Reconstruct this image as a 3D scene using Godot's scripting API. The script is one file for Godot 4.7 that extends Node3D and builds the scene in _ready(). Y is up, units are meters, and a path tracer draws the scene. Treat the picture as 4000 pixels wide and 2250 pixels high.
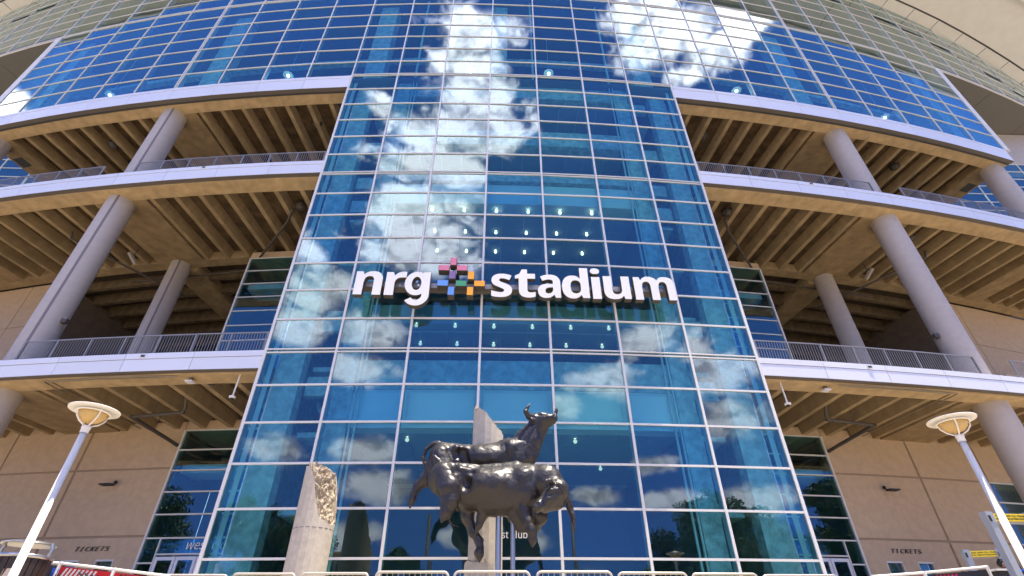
extends Node3D

const R := 144.48            # radius of the curved front
const BW := 2.926            # width of one glazing bay, along the curve
const RH := 1.524            # height of one glazing row
const OFF := 1.5             # height of the eighteenth row above the plaza
const GROUND := -0.6         # the terrace with the bulls
const LOW := -2.6            # the street level where the photographer stands

var M := {}
var used := {}
var rng := RandomNumberGenerator.new()
var pane_meshes := {}


func _ready() -> void:
	rng.seed = 7
	make_camera()
	make_sky()
	make_materials()
	make_ground()
	make_entrance_glazing()
	make_upper_glazing()
	make_top_band()
	make_roof()
	make_entrance_interior()
	make_upper_interior()
	for side in [1, -1]:
		make_wing(side)
	make_columns()
	make_end_walls()
	make_sign()
	make_wall_details()
	make_ceiling_fixtures()
	make_statues()
	make_broken_columns()
	make_lamps()
	make_barriers()
	make_banner_fences()
	make_detectors()
	make_bin()
	make_person()
	make_far_side()


# ---------------------------------------------------------------- camera, sky, sun
func make_camera() -> void:
	var cam := Camera3D.new()
	cam.name = "Camera"
	add_child(cam)
	cam.position = Vector3(-0.885, -1.052, 18.582)
	var pitch := deg_to_rad(35.666)
	var yaw := deg_to_rad(2.31)
	var roll := deg_to_rad(-0.2235)
	var f := Vector3(sin(yaw) * cos(pitch), sin(pitch), -cos(yaw) * cos(pitch))
	var r := Vector3(cos(yaw), 0, sin(yaw))
	var u := r.cross(f)
	var r2 := r * cos(roll) + u * sin(roll)
	var u2 := u * cos(roll) - r * sin(roll)
	cam.basis = Basis(r2, u2, -f)
	cam.fov = rad_to_deg(2.0 * atan(1125.0 / 2000.0))
	cam.near = 0.1
	cam.far = 1500.0
	cam.current = true


func make_sky() -> void:
	var sun := DirectionalLight3D.new()
	sun.name = "Sun"
	add_child(sun)
	var s := Vector3(0.20, 0.97, 0.086).normalized()
	sun.basis = Basis.looking_at(-s, Vector3.BACK)
	sun.light_color = Color(1.0, 0.955, 0.88)
	sun.light_energy = 1.6
	sun.light_angular_distance = 0.53
	sun.shadow_enabled = true
	sun.sky_mode = DirectionalLight3D.SKY_MODE_LIGHT_ONLY

	var sky := Sky.new()
	var m := PanoramaSkyMaterial.new()
	m.panorama = ImageTexture.create_from_image(cloud_panorama(2560, 1280))
	sky.sky_material = m
	var e := Environment.new()
	e.background_mode = Environment.BG_SKY
	e.sky = sky
	e.background_energy_multiplier = 1.0
	e.tonemap_mode = Environment.TONE_MAPPER_LINEAR
	e.tonemap_exposure = 2.05
	e.sdfgi_enabled = true
	e.ssao_enabled = true
	e.ssil_enabled = true
	var w := WorldEnvironment.new()
	w.name = "WorldEnvironment"
	w.environment = e
	add_child(w)


# azimuth from +z towards +x, elevation, half widths, all in degrees
const CLOUDS := [
	[-7.5, 62.0, 11.6, 1.9], [-8.3, 58.9, 8.8, 2.0], [-5.8, 55.7, 10.1, 2.3], [-7.1, 52.5, 13.0, 2.4], [-15.1, 51.3, 10.0, 1.8], [-14.7, 48.2, 10.3, 2.0],
	[-14.6, 44.8, 9.8, 2.3], [-14.7, 41.8, 10.1, 2.4], [-15.4, 38.6, 10.3, 2.2], [-27.1, 53.0, 2.9, 1.2], [38.0, 61.5, 10.6, 1.5], [46.4, 58.0, 12.9, 2.0],
	[58.9, 55.4, 8.5, 1.6], [50.1, 54.8, 8.6, 1.8], [33.5, 58.4, 6.4, 2.1], [41.9, 54.2, 4.8, 1.2], [-32.9, 36.2, 3.4, 2.0], [-29.4, 32.5, 5.3, 2.2],
	[-21.0, 29.5, 4.6, 2.0], [-30.3, 28.5, 3.6, 1.8], [23.1, 29.0, 4.4, 2.0], [30.6, 27.3, 3.8, 2.0], [18.6, 25.1, 3.5, 2.0], [32.9, 24.1, 4.9, 2.3],
	[-21.1, 25.5, 5.1, 1.6], [11.1, 22.6, 2.8, 1.5], [15.0, 25.3, 3.6, 1.3], [33.5, 19.6, 4.1, 2.2], [-18.1, 17.6, 3.9, 1.6], [-16.9, 14.4, 4.8, 1.8],
	[-12.2, 14.2, 2.3, 1.6], [21.3, 16.2, 3.4, 1.0], [13.3, 13.1, 3.3, 1.0], [23.1, 12.9, 3.7, 1.1], [-4.5, 10.1, 3.1, 1.5], [-29.3, 16.7, 2.9, 1.5],
	[4.2, 9.4, 2.0, 1.2], [33.3, 12.2, 4.2, 1.5], [-18.4, 9.8, 3.4, 1.5], [-82.5, 37.0, 3.6, 1.5], [-52.0, 27.0, 5.0, 3.0], [-57.0, 24.0, 5.0, 2.6]]


func cloud_panorama(w: int, h: int) -> Image:
	var blobs := PackedFloat32Array()
	var half := h / 2
	blobs.resize(w * half)
	var list := CLOUDS.duplicate()
	var rg := RandomNumberGenerator.new()
	rg.seed = 21
	for k in 60:
		var az := rg.randf_range(106, 254)
		var el := rg.randf_range(8, 60)
		var s := rg.randf_range(3.0, 9.0)
		for j in 3:
			list.append([az + rg.randf_range(-s, s), el + rg.randf_range(-s, s) * 0.3, s * rg.randf_range(0.6, 1.2), s * 0.35])
	for c0 in list:
		var c: Array = c0.duplicate()
		if c[1] < 34.0:
			c[2] *= 0.88
			c[3] *= 0.88
		var el0: float = c[1]
		var y0 := maxi(0, int((90.0 - el0 - c[3] * 1.9) / 180.0 * h))
		var y1 := mini(half - 1, int((90.0 - el0 + c[3] * 1.9) / 180.0 * h))
		var span := int(c[2] * 1.9 / 360.0 * w) + 1
		var cx := int((0.5 - c[0] / 360.0) * w)
		for y in range(y0, y1 + 1):
			var dy: float = ((90.0 - (y + 0.5) * 180.0 / h) - el0) / c[3]
			for k in range(-span, span + 1):
				var dx: float = k * 360.0 / w / c[2]
				var v := 1.0 - sqrt(dx * dx + dy * dy) * 0.52
				if v > 0.0:
					var at := y * w + posmod(cx + k, w)
					if v > blobs[at]:
						blobs[at] = v
	var puff := FastNoiseLite.new()
	puff.seed = 5
	puff.noise_type = FastNoiseLite.TYPE_SIMPLEX_SMOOTH
	puff.frequency = 11.0
	puff.fractal_type = FastNoiseLite.FRACTAL_FBM
	puff.fractal_octaves = 6
	puff.fractal_gain = 0.58
	var shade := FastNoiseLite.new()
	shade.seed = 11
	shade.frequency = 6.0
	shade.fractal_octaves = 4
	var data := PackedFloat32Array()
	data.resize(w * h * 3)
	var zen := Vector3(0.048, 0.132, 0.48)
	var mid := Vector3(0.064, 0.178, 0.58)
	var low := Vector3(0.115, 0.25, 0.74)
	for y in half:
		var el := PI / 2 - (y + 0.5) * PI / h
		var eld := rad_to_deg(el)
		var t := clampf(eld / 90.0, 0, 1)
		var base := mid.lerp(zen, smoothstep(0.2, 0.8, t)).lerp(low, pow(1.0 - t, 7.0))
		var bank := 0.30 * smoothstep(22.0, 5.0, eld)
		var ce := cos(el)
		var se := sin(el)
		for x in w:
			var c := base
			var b := blobs[y * w + x]
			if b > 0.0 or bank > 0.05:
				var a := PI - (x + 0.5) * TAU / w
				var d := Vector3(ce * sin(a), se, ce * cos(a))
				var q := Vector3(d.x, d.y * 1.6, d.z)
				var warp := shade.get_noise_3dv(q * 1.7) * 0.05
				var n := puff.get_noise_3dv(q + Vector3(warp, -warp, warp))
				var v := maxf(b * 1.24, bank) + n * lerpf(0.42, 0.56, smoothstep(20.0, 45.0, eld))
				var cover := smoothstep(0.38, 0.88, v)
				if cover > 0.0:
					var n2 := shade.get_noise_3dv(q + Vector3(3, 0, 0))
					var up := puff.get_noise_3dv(q + Vector3(0, 0.03, 0))
					var lit := clampf(0.80 + n2 * 0.6 + (n - up) * 1.6, 0.12, 1.0)
					var white := Vector3(1.0, 0.93, 1.14).lerp(Vector3(3.0, 2.70, 2.98), lit)
					white *= lerpf(0.42, 1.0, smoothstep(10.0, 48.0, eld))
					c = base.lerp(white, cover * 0.97)
			var at := (y * w + x) * 3
			data[at] = c.x
			data[at + 1] = c.y
			data[at + 2] = c.z
	for i in range(w * half, w * h):
		data[i * 3] = 0.22
		data[i * 3 + 1] = 0.22
		data[i * 3 + 2] = 0.2
	return Image.create_from_data(w, h, false, Image.FORMAT_RGBF, data.to_byte_array())


# ---------------------------------------------------------------- materials
func lin(r: float, g: float, b: float, a := 1.0) -> Color:
	var c := Color(r, g, b).linear_to_srgb()
	c.a = a
	return c


func plain(name_: String, r: float, g: float, b: float, rough := 0.6, metal := 0.0) -> StandardMaterial3D:
	var m := StandardMaterial3D.new()
	m.resource_name = name_
	m.albedo_color = lin(r, g, b)
	m.roughness = rough
	m.metallic = metal
	M[name_] = m
	return m


func noise_tex(freq: float, lo: float, hi: float, seed_: int, octaves := 5, normal := false, size := 512) -> NoiseTexture2D:
	var n := FastNoiseLite.new()
	n.seed = seed_
	n.frequency = freq
	n.fractal_octaves = octaves
	n.fractal_gain = 0.6
	var t := NoiseTexture2D.new()
	t.width = size
	t.height = size
	t.seamless = true
	t.noise = n
	if normal:
		t.as_normal_map = true
		t.bump_strength = lo
	else:
		var g := Gradient.new()
		g.set_color(0, Color(lo, lo, lo))
		g.set_color(1, Color(hi, hi, hi))
		t.color_ramp = g
	return t


func worn(name_: String, r: float, g: float, b: float, rough: float, scale_: float, lo: float, seed_: int, bump := 0.0) -> StandardMaterial3D:
	var m := plain(name_, r, g, b, rough)
	m.albedo_texture = noise_tex(0.012, lo, 1.0, seed_)
	m.uv1_triplanar = true
	m.uv1_world_triplanar = true
	m.uv1_scale = Vector3(scale_, scale_, scale_)
	if bump > 0.0:
		m.heightmap_enabled = true
		m.heightmap_texture = noise_tex(0.03, 0.0, 1.0, seed_ + 50)
		m.heightmap_scale = bump
	return m


func make_materials() -> void:
	plain("white_metal", 0.74, 0.72, 0.66, 0.45, 0.0)
	plain("silver_panel", 0.77, 0.785, 0.82, 0.42, 0.05)
	plain("silver_panel_b", 0.74, 0.755, 0.79, 0.45, 0.05)
	plain("silver_panel_c", 0.79, 0.80, 0.83, 0.40, 0.05)
	plain("lip", 0.14, 0.12, 0.10, 0.6)
	plain("groove", 0.06, 0.06, 0.06, 0.7)
	plain("rail", 0.30, 0.29, 0.275, 0.4, 0.3)
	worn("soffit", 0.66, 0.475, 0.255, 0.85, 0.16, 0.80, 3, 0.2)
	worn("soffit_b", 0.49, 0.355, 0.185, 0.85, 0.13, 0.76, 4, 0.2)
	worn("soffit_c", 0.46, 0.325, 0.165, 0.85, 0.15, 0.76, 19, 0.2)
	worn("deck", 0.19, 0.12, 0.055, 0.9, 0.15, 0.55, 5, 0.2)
	worn("column", 0.52, 0.455, 0.39, 0.55, 0.35, 0.94, 6)
	plain("seam", 0.20, 0.17, 0.17, 0.7)
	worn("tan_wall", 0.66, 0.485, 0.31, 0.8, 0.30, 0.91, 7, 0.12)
	plain("tan_joint", 0.38, 0.275, 0.18, 0.85)
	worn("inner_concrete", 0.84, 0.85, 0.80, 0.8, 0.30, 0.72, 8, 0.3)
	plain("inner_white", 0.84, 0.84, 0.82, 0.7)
	plain("shade", 0.92, 0.93, 0.91, 0.8)
	plain("tile", 0.40, 0.41, 0.42, 0.85)
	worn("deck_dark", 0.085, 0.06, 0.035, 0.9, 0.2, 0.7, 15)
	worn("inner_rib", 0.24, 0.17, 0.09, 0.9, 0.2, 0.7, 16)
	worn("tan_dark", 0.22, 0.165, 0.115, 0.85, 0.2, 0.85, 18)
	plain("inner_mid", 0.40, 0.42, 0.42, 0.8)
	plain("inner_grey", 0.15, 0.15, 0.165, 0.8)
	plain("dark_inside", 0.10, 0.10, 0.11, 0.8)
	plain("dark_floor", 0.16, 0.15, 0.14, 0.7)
	plain("fin", 0.55, 0.60, 0.66, 0.45, 0.2)
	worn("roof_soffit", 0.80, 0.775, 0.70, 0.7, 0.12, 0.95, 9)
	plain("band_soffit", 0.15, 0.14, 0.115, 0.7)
	worn("paving", 0.50, 0.425, 0.32, 0.85, 0.2, 0.75, 10)
	worn("parking", 0.43, 0.40, 0.345, 0.9, 0.1, 0.8, 12)
	plain("asphalt", 0.06, 0.06, 0.06, 0.9)
	worn("limestone", 0.62, 0.55, 0.43, 0.85, 0.5, 0.84, 13, 0.35)
	worn("broken_stone", 0.72, 0.60, 0.43, 0.95, 2.4, 0.70, 14, 2.0)
	var bz := plain("bronze", 0.027, 0.0225, 0.020, 0.5)
	bz.metallic_specular = 0.25
	bz.clearcoat_enabled = true
	bz.clearcoat = 0.8
	bz.clearcoat_roughness = 0.33
	bz.uv1_triplanar = true
	bz.uv1_scale = Vector3(0.8, 0.8, 0.8)
	bz.heightmap_enabled = true
	bz.heightmap_texture = noise_tex(0.022, 0.0, 1.0, 33, 4)
	bz.heightmap_scale = 1.7
	plain("steel", 0.50, 0.49, 0.47, 0.28, 0.9)
	plain("lamp_white", 0.84, 0.81, 0.73, 0.6)
	var am := plain("amber", 0.80, 0.62, 0.28, 0.35)
	am.backlight_enabled = true
	am.backlight = lin(0.9, 0.7, 0.35)
	plain("cream_steel", 0.56, 0.52, 0.43, 0.35, 0.2)
	plain("black", 0.02, 0.02, 0.02, 0.5)
	plain("dark_box", 0.05, 0.04, 0.032, 0.6)
	plain("pipe", 0.09, 0.075, 0.06, 0.6)
	plain("conduit", 0.30, 0.25, 0.17, 0.6)
	plain("grey_plastic", 0.33, 0.36, 0.39, 0.45)
	plain("grey_plastic_dark", 0.20, 0.22, 0.25, 0.45)
	plain("yellow", 0.85, 0.62, 0.02, 0.5)
	plain("letter_white", 0.84, 0.82, 0.74, 0.5)
	plain("letter_side", 0.09, 0.08, 0.065, 0.6)
	plain("pink", 0.66, 0.18, 0.29, 0.45)
	plain("purple", 0.19, 0.11, 0.30, 0.45)
	plain("orange", 0.90, 0.38, 0.01, 0.45)
	plain("green", 0.03, 0.29, 0.14, 0.45)
	plain("blue", 0.10, 0.29, 0.74, 0.45)
	plain("dark_metal_letter", 0.07, 0.065, 0.06, 0.45, 0.4)
	plain("banner_red", 0.62, 0.012, 0.012, 0.6)
	plain("banner_dark", 0.022, 0.02, 0.024, 0.6)
	plain("banner_blue", 0.02, 0.12, 0.72, 0.5)
	plain("brown_slat", 0.030, 0.017, 0.013, 0.5)
	plain("tan_label", 0.62, 0.50, 0.36, 0.6)
	plain("skin", 0.36, 0.17, 0.10, 0.55)
	plain("hair", 0.012, 0.010, 0.009, 0.6)
	plain("shirt", 0.02, 0.022, 0.028, 0.8)
	plain("bark", 0.10, 0.075, 0.05, 0.9)
	var lf := plain("leaf", 0.062, 0.112, 0.026, 0.55)
	lf.backlight_enabled = true
	lf.backlight = lin(0.10, 0.17, 0.03)
	lf.vertex_color_use_as_albedo = true
	var gl := StandardMaterial3D.new()
	gl.resource_name = "coated_glass"
	gl.albedo_color = lin(0.46, 0.90, 1.0, 0.0)
	gl.roughness = 0.0
	gl.refraction_enabled = true
	gl.refraction_scale = 0.07
	gl.transparency = BaseMaterial3D.TRANSPARENCY_ALPHA
	M["glass"] = gl
	var g2 := gl.duplicate()
	g2.albedo_color = lin(0.36, 0.82, 1.0, 0.0)
	g2.refraction_scale = 0.078
	M["glass_b"] = g2
	var g3 := gl.duplicate()
	g3.albedo_color = lin(0.50, 0.97, 0.96, 0.0)
	g3.refraction_scale = 0.064
	M["glass_c"] = g3
	var lg := plain("bulb", 1.0, 0.96, 0.85, 0.5)
	lg.emission_enabled = true
	lg.emission = Color(1.0, 0.95, 0.85)
	lg.emission_energy_multiplier = 5.0
	var dl := plain("dim_bulb", 0.8, 0.78, 0.7, 0.5)
	dl.emission_enabled = true
	dl.emission = Color(1.0, 0.95, 0.85)
	dl.emission_energy_multiplier = 0.9


# ---------------------------------------------------------------- building blocks
func row_y(r: float) -> float:
	return (18.0 - r) * RH + OFF


func cyl(bay: float, dz: float, y: float) -> Vector3:
	var a := (bay - 3.5) * BW / R
	return Vector3((R + dz) * sin(a), y, (R + dz) * cos(a) - R)


func bay_angle(bay: float) -> float:
	return (bay - 3.5) * BW / R


func new_st() -> SurfaceTool:
	var st := SurfaceTool.new()
	st.begin(Mesh.PRIMITIVE_TRIANGLES)
	st.set_smooth_group(-1)
	return st


func tri(st: SurfaceTool, a: Vector3, b: Vector3, c: Vector3) -> void:
	st.add_vertex(a)
	st.add_vertex(b)
	st.add_vertex(c)


func face(st: SurfaceTool, a: Vector3, b: Vector3, c: Vector3, d: Vector3, out: Vector3) -> void:
	if (c - a).cross(d - b).dot(out) > 0.0:   # clockwise seen from outside
		tri(st, a, c, b)
		tri(st, a, d, c)
	else:
		tri(st, a, b, c)
		tri(st, a, c, d)


# eight corners: x then y then z, low first
func hexa(st: SurfaceTool, p: Array) -> void:
	var mid := Vector3.ZERO
	for q in p:
		mid += q / 8.0
	for f in [[0, 1, 3, 2], [4, 5, 7, 6], [0, 1, 5, 4], [2, 3, 7, 6], [0, 2, 6, 4], [1, 3, 7, 5]]:
		var c: Vector3 = (p[f[0]] + p[f[1]] + p[f[2]] + p[f[3]]) / 4.0
		face(st, p[f[0]], p[f[1]], p[f[2]], p[f[3]], c - mid)


func box(st: SurfaceTool, lo: Vector3, hi: Vector3) -> void:
	var p := []
	for x in [lo.x, hi.x]:
		for y in [lo.y, hi.y]:
			for z in [lo.z, hi.z]:
				p.append(Vector3(x, y, z))
	hexa(st, p)


func cbox(st: SurfaceTool, b0: float, b1: float, y0: float, y1: float, d0: float, d1: float, seg := 0) -> void:
	var n := maxi(1, seg if seg > 0 else int(ceil(absf(b1 - b0) / 1.01)))
	for i in n:
		var u := lerpf(b0, b1, float(i) / n)
		var v := lerpf(b0, b1, float(i + 1) / n)
		var p := []
		for b in [u, v]:
			for y in [y0, y1]:
				for d in [d0, d1]:
					p.append(cyl(b, d, y))
		hexa(st, p)


func tube(st: SurfaceTool, pts: Array, rad, sides := 10, caps := true) -> void:
	var rings := []
	var last := Vector3.RIGHT
	for i in pts.size():
		var t: Vector3
		if i == 0:
			t = pts[1] - pts[0]
		elif i == pts.size() - 1:
			t = pts[i] - pts[i - 1]
		else:
			t = (pts[i] - pts[i - 1]).normalized() + (pts[i + 1] - pts[i]).normalized()
		t = t.normalized()
		var u := last - t * last.dot(t)
		if u.length() < 0.1:
			u = t.cross(Vector3.UP if absf(t.y) < 0.9 else Vector3.FORWARD)
		u = u.normalized()
		last = u
		var v := t.cross(u)
		var rr: float = rad[i] if rad is Array else rad
		var ring := []
		for k in sides:
			var a := TAU * k / sides
			ring.append(pts[i] + (u * cos(a) + v * sin(a)) * rr)
		rings.append(ring)
	st.set_smooth_group(1)
	for i in pts.size() - 1:
		for k in sides:
			var k2 := (k + 1) % sides
			var c: Vector3 = (rings[i][k] + rings[i + 1][k2]) / 2.0
			face(st, rings[i][k], rings[i][k2], rings[i + 1][k2], rings[i + 1][k], c - (pts[i] + pts[i + 1]) / 2.0)
	st.set_smooth_group(-1)
	if caps:
		for e in [0, pts.size() - 1]:
			var away: Vector3 = pts[0] - pts[1] if e == 0 else pts[e] - pts[e - 1]
			for k in range(1, sides - 1):
				var q = rings[e]
				if (q[k] - q[0]).cross(q[k + 1] - q[0]).dot(away) > 0.0:
					tri(st, q[0], q[k + 1], q[k])
				else:
					tri(st, q[0], q[k], q[k + 1])


# profile of Vector2(radius, height) turned about the y axis through at
func lathe(st: SurfaceTool, at: Vector3, prof: Array, sides := 32, smooth := true) -> void:
	st.set_smooth_group(1 if smooth else -1)
	for i in prof.size() - 1:
		var a: Vector2 = prof[i]
		var b: Vector2 = prof[i + 1]
		var n2 := Vector2(b.y - a.y, -(b.x - a.x))
		for k in sides:
			var t0 := TAU * k / sides
			var t1 := TAU * (k + 1) / sides
			var p := [at + Vector3(a.x * cos(t0), a.y, a.x * sin(t0)), at + Vector3(a.x * cos(t1), a.y, a.x * sin(t1)), at + Vector3(b.x * cos(t1), b.y, b.x * sin(t1)), at + Vector3(b.x * cos(t0), b.y, b.x * sin(t0))]
			var tm := (t0 + t1) / 2.0
			face(st, p[0], p[1], p[2], p[3], Vector3(n2.x * cos(tm), n2.y, n2.x * sin(tm)))
	st.set_smooth_group(-1)


func done(st: SurfaceTool) -> ArrayMesh:
	st.generate_normals()
	return st.commit()


func obj(called: String, st, mat: String, parent: Node = null, at := Vector3.ZERO, turn := 0.0) -> MeshInstance3D:
	var o := MeshInstance3D.new()
	o.mesh = done(st) if st is SurfaceTool else st
	o.material_override = M[mat]
	place(o, called, parent)
	o.position = at
	o.rotation.y = turn
	return o


func place(o: Node3D, called: String, parent: Node = null) -> void:
	if parent == null:
		o.name = numbered(called)
		add_child(o)
	else:
		var key := str(parent.get_instance_id()) + called
		var n: int = used.get(key, 0)
		used[key] = n + 1
		o.name = called if n == 0 else "%s_%03d" % [called, n]
		parent.add_child(o, true)


func numbered(called: String) -> String:
	var n: int = used.get(called, 0)
	used[called] = n + 1
	return called if n == 0 else "%s_%03d" % [called, n]


func tag(o: Node, label: String, category: String, group := "", kind := "") -> Node:
	o.set_meta("label", label)
	o.set_meta("category", category)
	if group != "":
		o.set_meta("group", group)
	if kind != "":
		o.set_meta("kind", kind)
	return o


func thing(called: String, label: String, category: String, at := Vector3.ZERO, group := "") -> Node3D:
	var o := Node3D.new()
	place(o, called)
	o.position = at
	tag(o, label, category, group)
	return o


func copy_of(src: Node3D, called: String, label: String, at: Vector3) -> Node3D:
	var o: Node3D = src.duplicate()
	o.name = numbered(called)
	add_child(o)
	o.position = at
	o.set_meta("label", label)
	return o


var font_cache := {}
func sys_font(weight: int, names := ["Droid Sans"]) -> SystemFont:
	var key := str(weight) + str(names)
	if not font_cache.has(key):
		var f := SystemFont.new()
		f.font_names = PackedStringArray(names)
		f.font_weight = weight
		font_cache[key] = f
	return font_cache[key]


func text_mesh(s: String, size: float, depth: float, weight := 700) -> TextMesh:
	var t := TextMesh.new()
	t.text = s
	t.font = sys_font(weight)
	t.font_size = 64
	t.pixel_size = size / 64.0
	t.depth = depth
	t.curve_step = 1.0
	return t


# ---------------------------------------------------------------- ground
func make_ground() -> void:
	var st := new_st()
	face(st, Vector3(-400, LOW, 400), Vector3(400, LOW, 400), Vector3(400, LOW, -250), Vector3(-400, LOW, -250), Vector3.UP)
	obj("ground", st, "paving").set_meta("kind", "structure")
	st = new_st()
	box(st, Vector3(-75, LOW + 0.01, -60), Vector3(75, 0, 0.75))
	obj("plaza", st, "paving").set_meta("kind", "structure")
	st = new_st()
	for i in 3:
		box(st, Vector3(-60, GROUND + 0.002, 0.75 + i * 0.35), Vector3(60, -0.15 * (i + 1), 1.1 + i * 0.35))
	obj("plaza_steps", st, "paving").set_meta("kind", "structure")
	st = new_st()
	box(st, Vector3(-60, LOW + 0.01, 0.755), Vector3(60, GROUND, 11.0))
	obj("terrace", st, "paving").set_meta("kind", "structure")
	st = new_st()
	for i in 12:
		box(st, Vector3(-60, LOW + 0.005, 11.002 + i * 0.32), Vector3(60, GROUND - 0.1538 * (i + 1), 11.32 + i * 0.32))
	obj("terrace_steps", st, "paving").set_meta("kind", "structure")
	st = new_st()
	face(st, Vector3(-400, LOW + 0.004, 39), Vector3(400, LOW + 0.004, 39), Vector3(400, LOW + 0.004, 32), Vector3(-400, LOW + 0.004, 32), Vector3.UP)
	obj("road", st, "asphalt").set_meta("kind", "structure")
	st = new_st()
	face(st, Vector3(-400, LOW + 0.006, 400), Vector3(400, LOW + 0.006, 400), Vector3(400, LOW + 0.006, 40), Vector3(-400, LOW + 0.006, 40), Vector3.UP)
	obj("parking_lot", st, "parking").set_meta("kind", "structure")


# ---------------------------------------------------------------- glazing
func pane(parent: Node, b: float, r: float, w := 1.0, h := 1.0, dz := 0.0) -> void:
	# r is the row whose top edge the pane hangs from
	var key := "%.3f %.3f" % [w, h]
	if not pane_meshes.has(key):
		var bm := BoxMesh.new()
		bm.size = Vector3(w * BW - 0.05, h * RH - 0.03, 0.024)
		pane_meshes[key] = bm
	var o := MeshInstance3D.new()
	o.mesh = pane_meshes[key]
	o.material_override = M[["glass", "glass", "glass_b", "glass_c"][rng.randi() % 4]]
	place(o, "pane", parent)
	var y := row_y(r + h * 0.5)
	o.position = cyl(b + w * 0.5, dz - 0.012, y)
	o.rotation = Vector3(deg_to_rad(rng.randfn(0, 0.10)), bay_angle(b + w * 0.5) + deg_to_rad(rng.randfn(0, 0.12)), 0)


func mullion(parent: Node, b: float, y0: float, y1: float, width := 0.088, fin := 0.24) -> void:
	var st := new_st()
	var k := width * 0.5 / BW
	cbox(st, b - k, b + k, y0, y1, -0.03, 0.055, 1)
	var m := obj("mullion", st, "white_metal", parent)
	if fin > 0.0:
		st = new_st()
		cbox(st, b - k * 0.7, b + k * 0.7, y0, y1, -0.03 - fin, -0.031, 1)
		obj("inner_fin", st, "fin", m)


func transom(parent: Node, b0: float, b1: float, y: float, height := 0.075, proud := 0.05) -> void:
	var st := new_st()
	cbox(st, b0, b1, y - height * 0.5, y + height * 0.5, -0.032, proud - 0.002, int(round(b1 - b0)))
	obj("transom", st, "white_metal", parent)


func make_entrance_glazing() -> void:
	var t := thing("entrance_glass_wall", "tall blue glass entrance wall seven bays wide carrying the white name sign", "glass wall")
	for b in 7:
		for r in 18:
			pane(t, b, r)
	for b in 7:
		pane(t, b, 18, 1.0, 0.98)
	for r in range(1, 20):
		if r == 6 or r == 13:
			transom(t, 0, 7, row_y(r) + 0.075, 0.055)
			transom(t, 0, 7, row_y(r) - 0.075, 0.055)
		else:
			transom(t, 0, 7, row_y(r))
	transom(t, 0, 7, row_y(0) + 0.08, 0.055)
	transom(t, 0, 7, row_y(0) - 0.08, 0.055)
	for b in 8:
		mullion(t, b, 0.0, row_y(0), 0.095 if b > 0 and b < 7 else 0.12, 0.30)
	# glazed returns at both edges
	for e in [0.0, 7.0]:
		for r in 18:
			var bm := BoxMesh.new()
			bm.size = Vector3(0.024, RH - 0.04, 1.0)
			var o := MeshInstance3D.new()
			o.mesh = bm
			o.material_override = M["glass"]
			place(o, "return_pane", t)
			o.position = cyl(e + (0.012 if e == 0.0 else -0.012), -0.56, row_y(r + 0.5))
			o.rotation.y = bay_angle(e)


func make_upper_glazing() -> void:
	var t := thing("upper_glass_facade", "curved band of blue glass above the concrete decks, seven rows high", "glass wall")
	for b in range(-9, 16):
		for r in range(-7, 0):
			pane(t, b, r)
	for r in range(-6, 0):
		transom(t, -9.2, 16.2, row_y(r), 0.065)
	for b in range(-9, 17):
		var wide := b == -4 or b == 11
		if wide:
			mullion(t, b - 0.025, row_y(0), row_y(-7), 0.07)
			mullion(t, b + 0.025, row_y(0), row_y(-7), 0.07)
		else:
			mullion(t, b, row_y(0), row_y(-7), 0.075)
	for e in [-9.1, 16.1]:
		var st := new_st()
		cbox(st, e - 0.1, e + 0.1, row_y(0), row_y(-7), -0.15, 0.05, 1)
		obj("end_post", st, "white_metal", t)


func top_y(b: float) -> float:
	var keys := [[-20.0, 50.6], [-16.0, 51.7], [-12.0, 52.2], [3.5, 53.0], [10.0, 52.0], [15.3, 50.4], [18.3, 49.3], [22.2, 46.6], [27.0, 43.0]]
	for i in keys.size() - 1:
		if b <= keys[i + 1][0]:
			return lerpf(keys[i][1], keys[i + 1][1], clampf((b - keys[i][0]) / (keys[i + 1][0] - keys[i][0]), 0, 1))
	return 43.0


func make_top_band() -> void:
	var t := thing("top_glass_band", "greenish glass band under the roof overhang, running past both ends of the blue facade", "glass wall")
	var singles := 0
	var rest := new_st()
	for b in range(-17, 25):
		var hi := top_y(b + 0.5)
		var k := 0
		while row_y(-7 - k - 1) < hi + 0.9:
			var seen := absf(b - 3.5) > 7.0 or k < 4
			if seen and singles < 300:
				pane(t, b, -7 - k - 1, 1.0, 1.0)
				singles += 1
			else:
				cbox(rest, b + 0.01, b + 0.99, row_y(-7 - k) + 0.015, row_y(-7 - k - 1) - 0.015, -0.024, 0.0, 1)
			k += 1
	var o := obj("upper_panes", rest, "glass", t)
	o.set_meta("kind", "stuff")
	transom(t, -17, 25, row_y(-7) - 0.10, 0.07)
	transom(t, -17, 25, row_y(-7) + 0.10, 0.07)
	for r in range(-16, -7):
		var y := row_y(r)
		var b0 := -17.0
		var b1 := 25.0
		while b1 > 4 and top_y(b1) < y:
			b1 -= 0.5
		if top_y(-17) < y and top_y(3.5) < y:
			continue
		transom(t, b0, b1, y, 0.065)
	for b in range(-17, 26):
		var wide := b == -4 or b == 11
		if wide:
			mullion(t, b - 0.025, row_y(-7), top_y(b), 0.07)
			mullion(t, b + 0.025, row_y(-7), top_y(b), 0.07)
		else:
			mullion(t, b, row_y(-7), top_y(b), 0.075)


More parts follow.
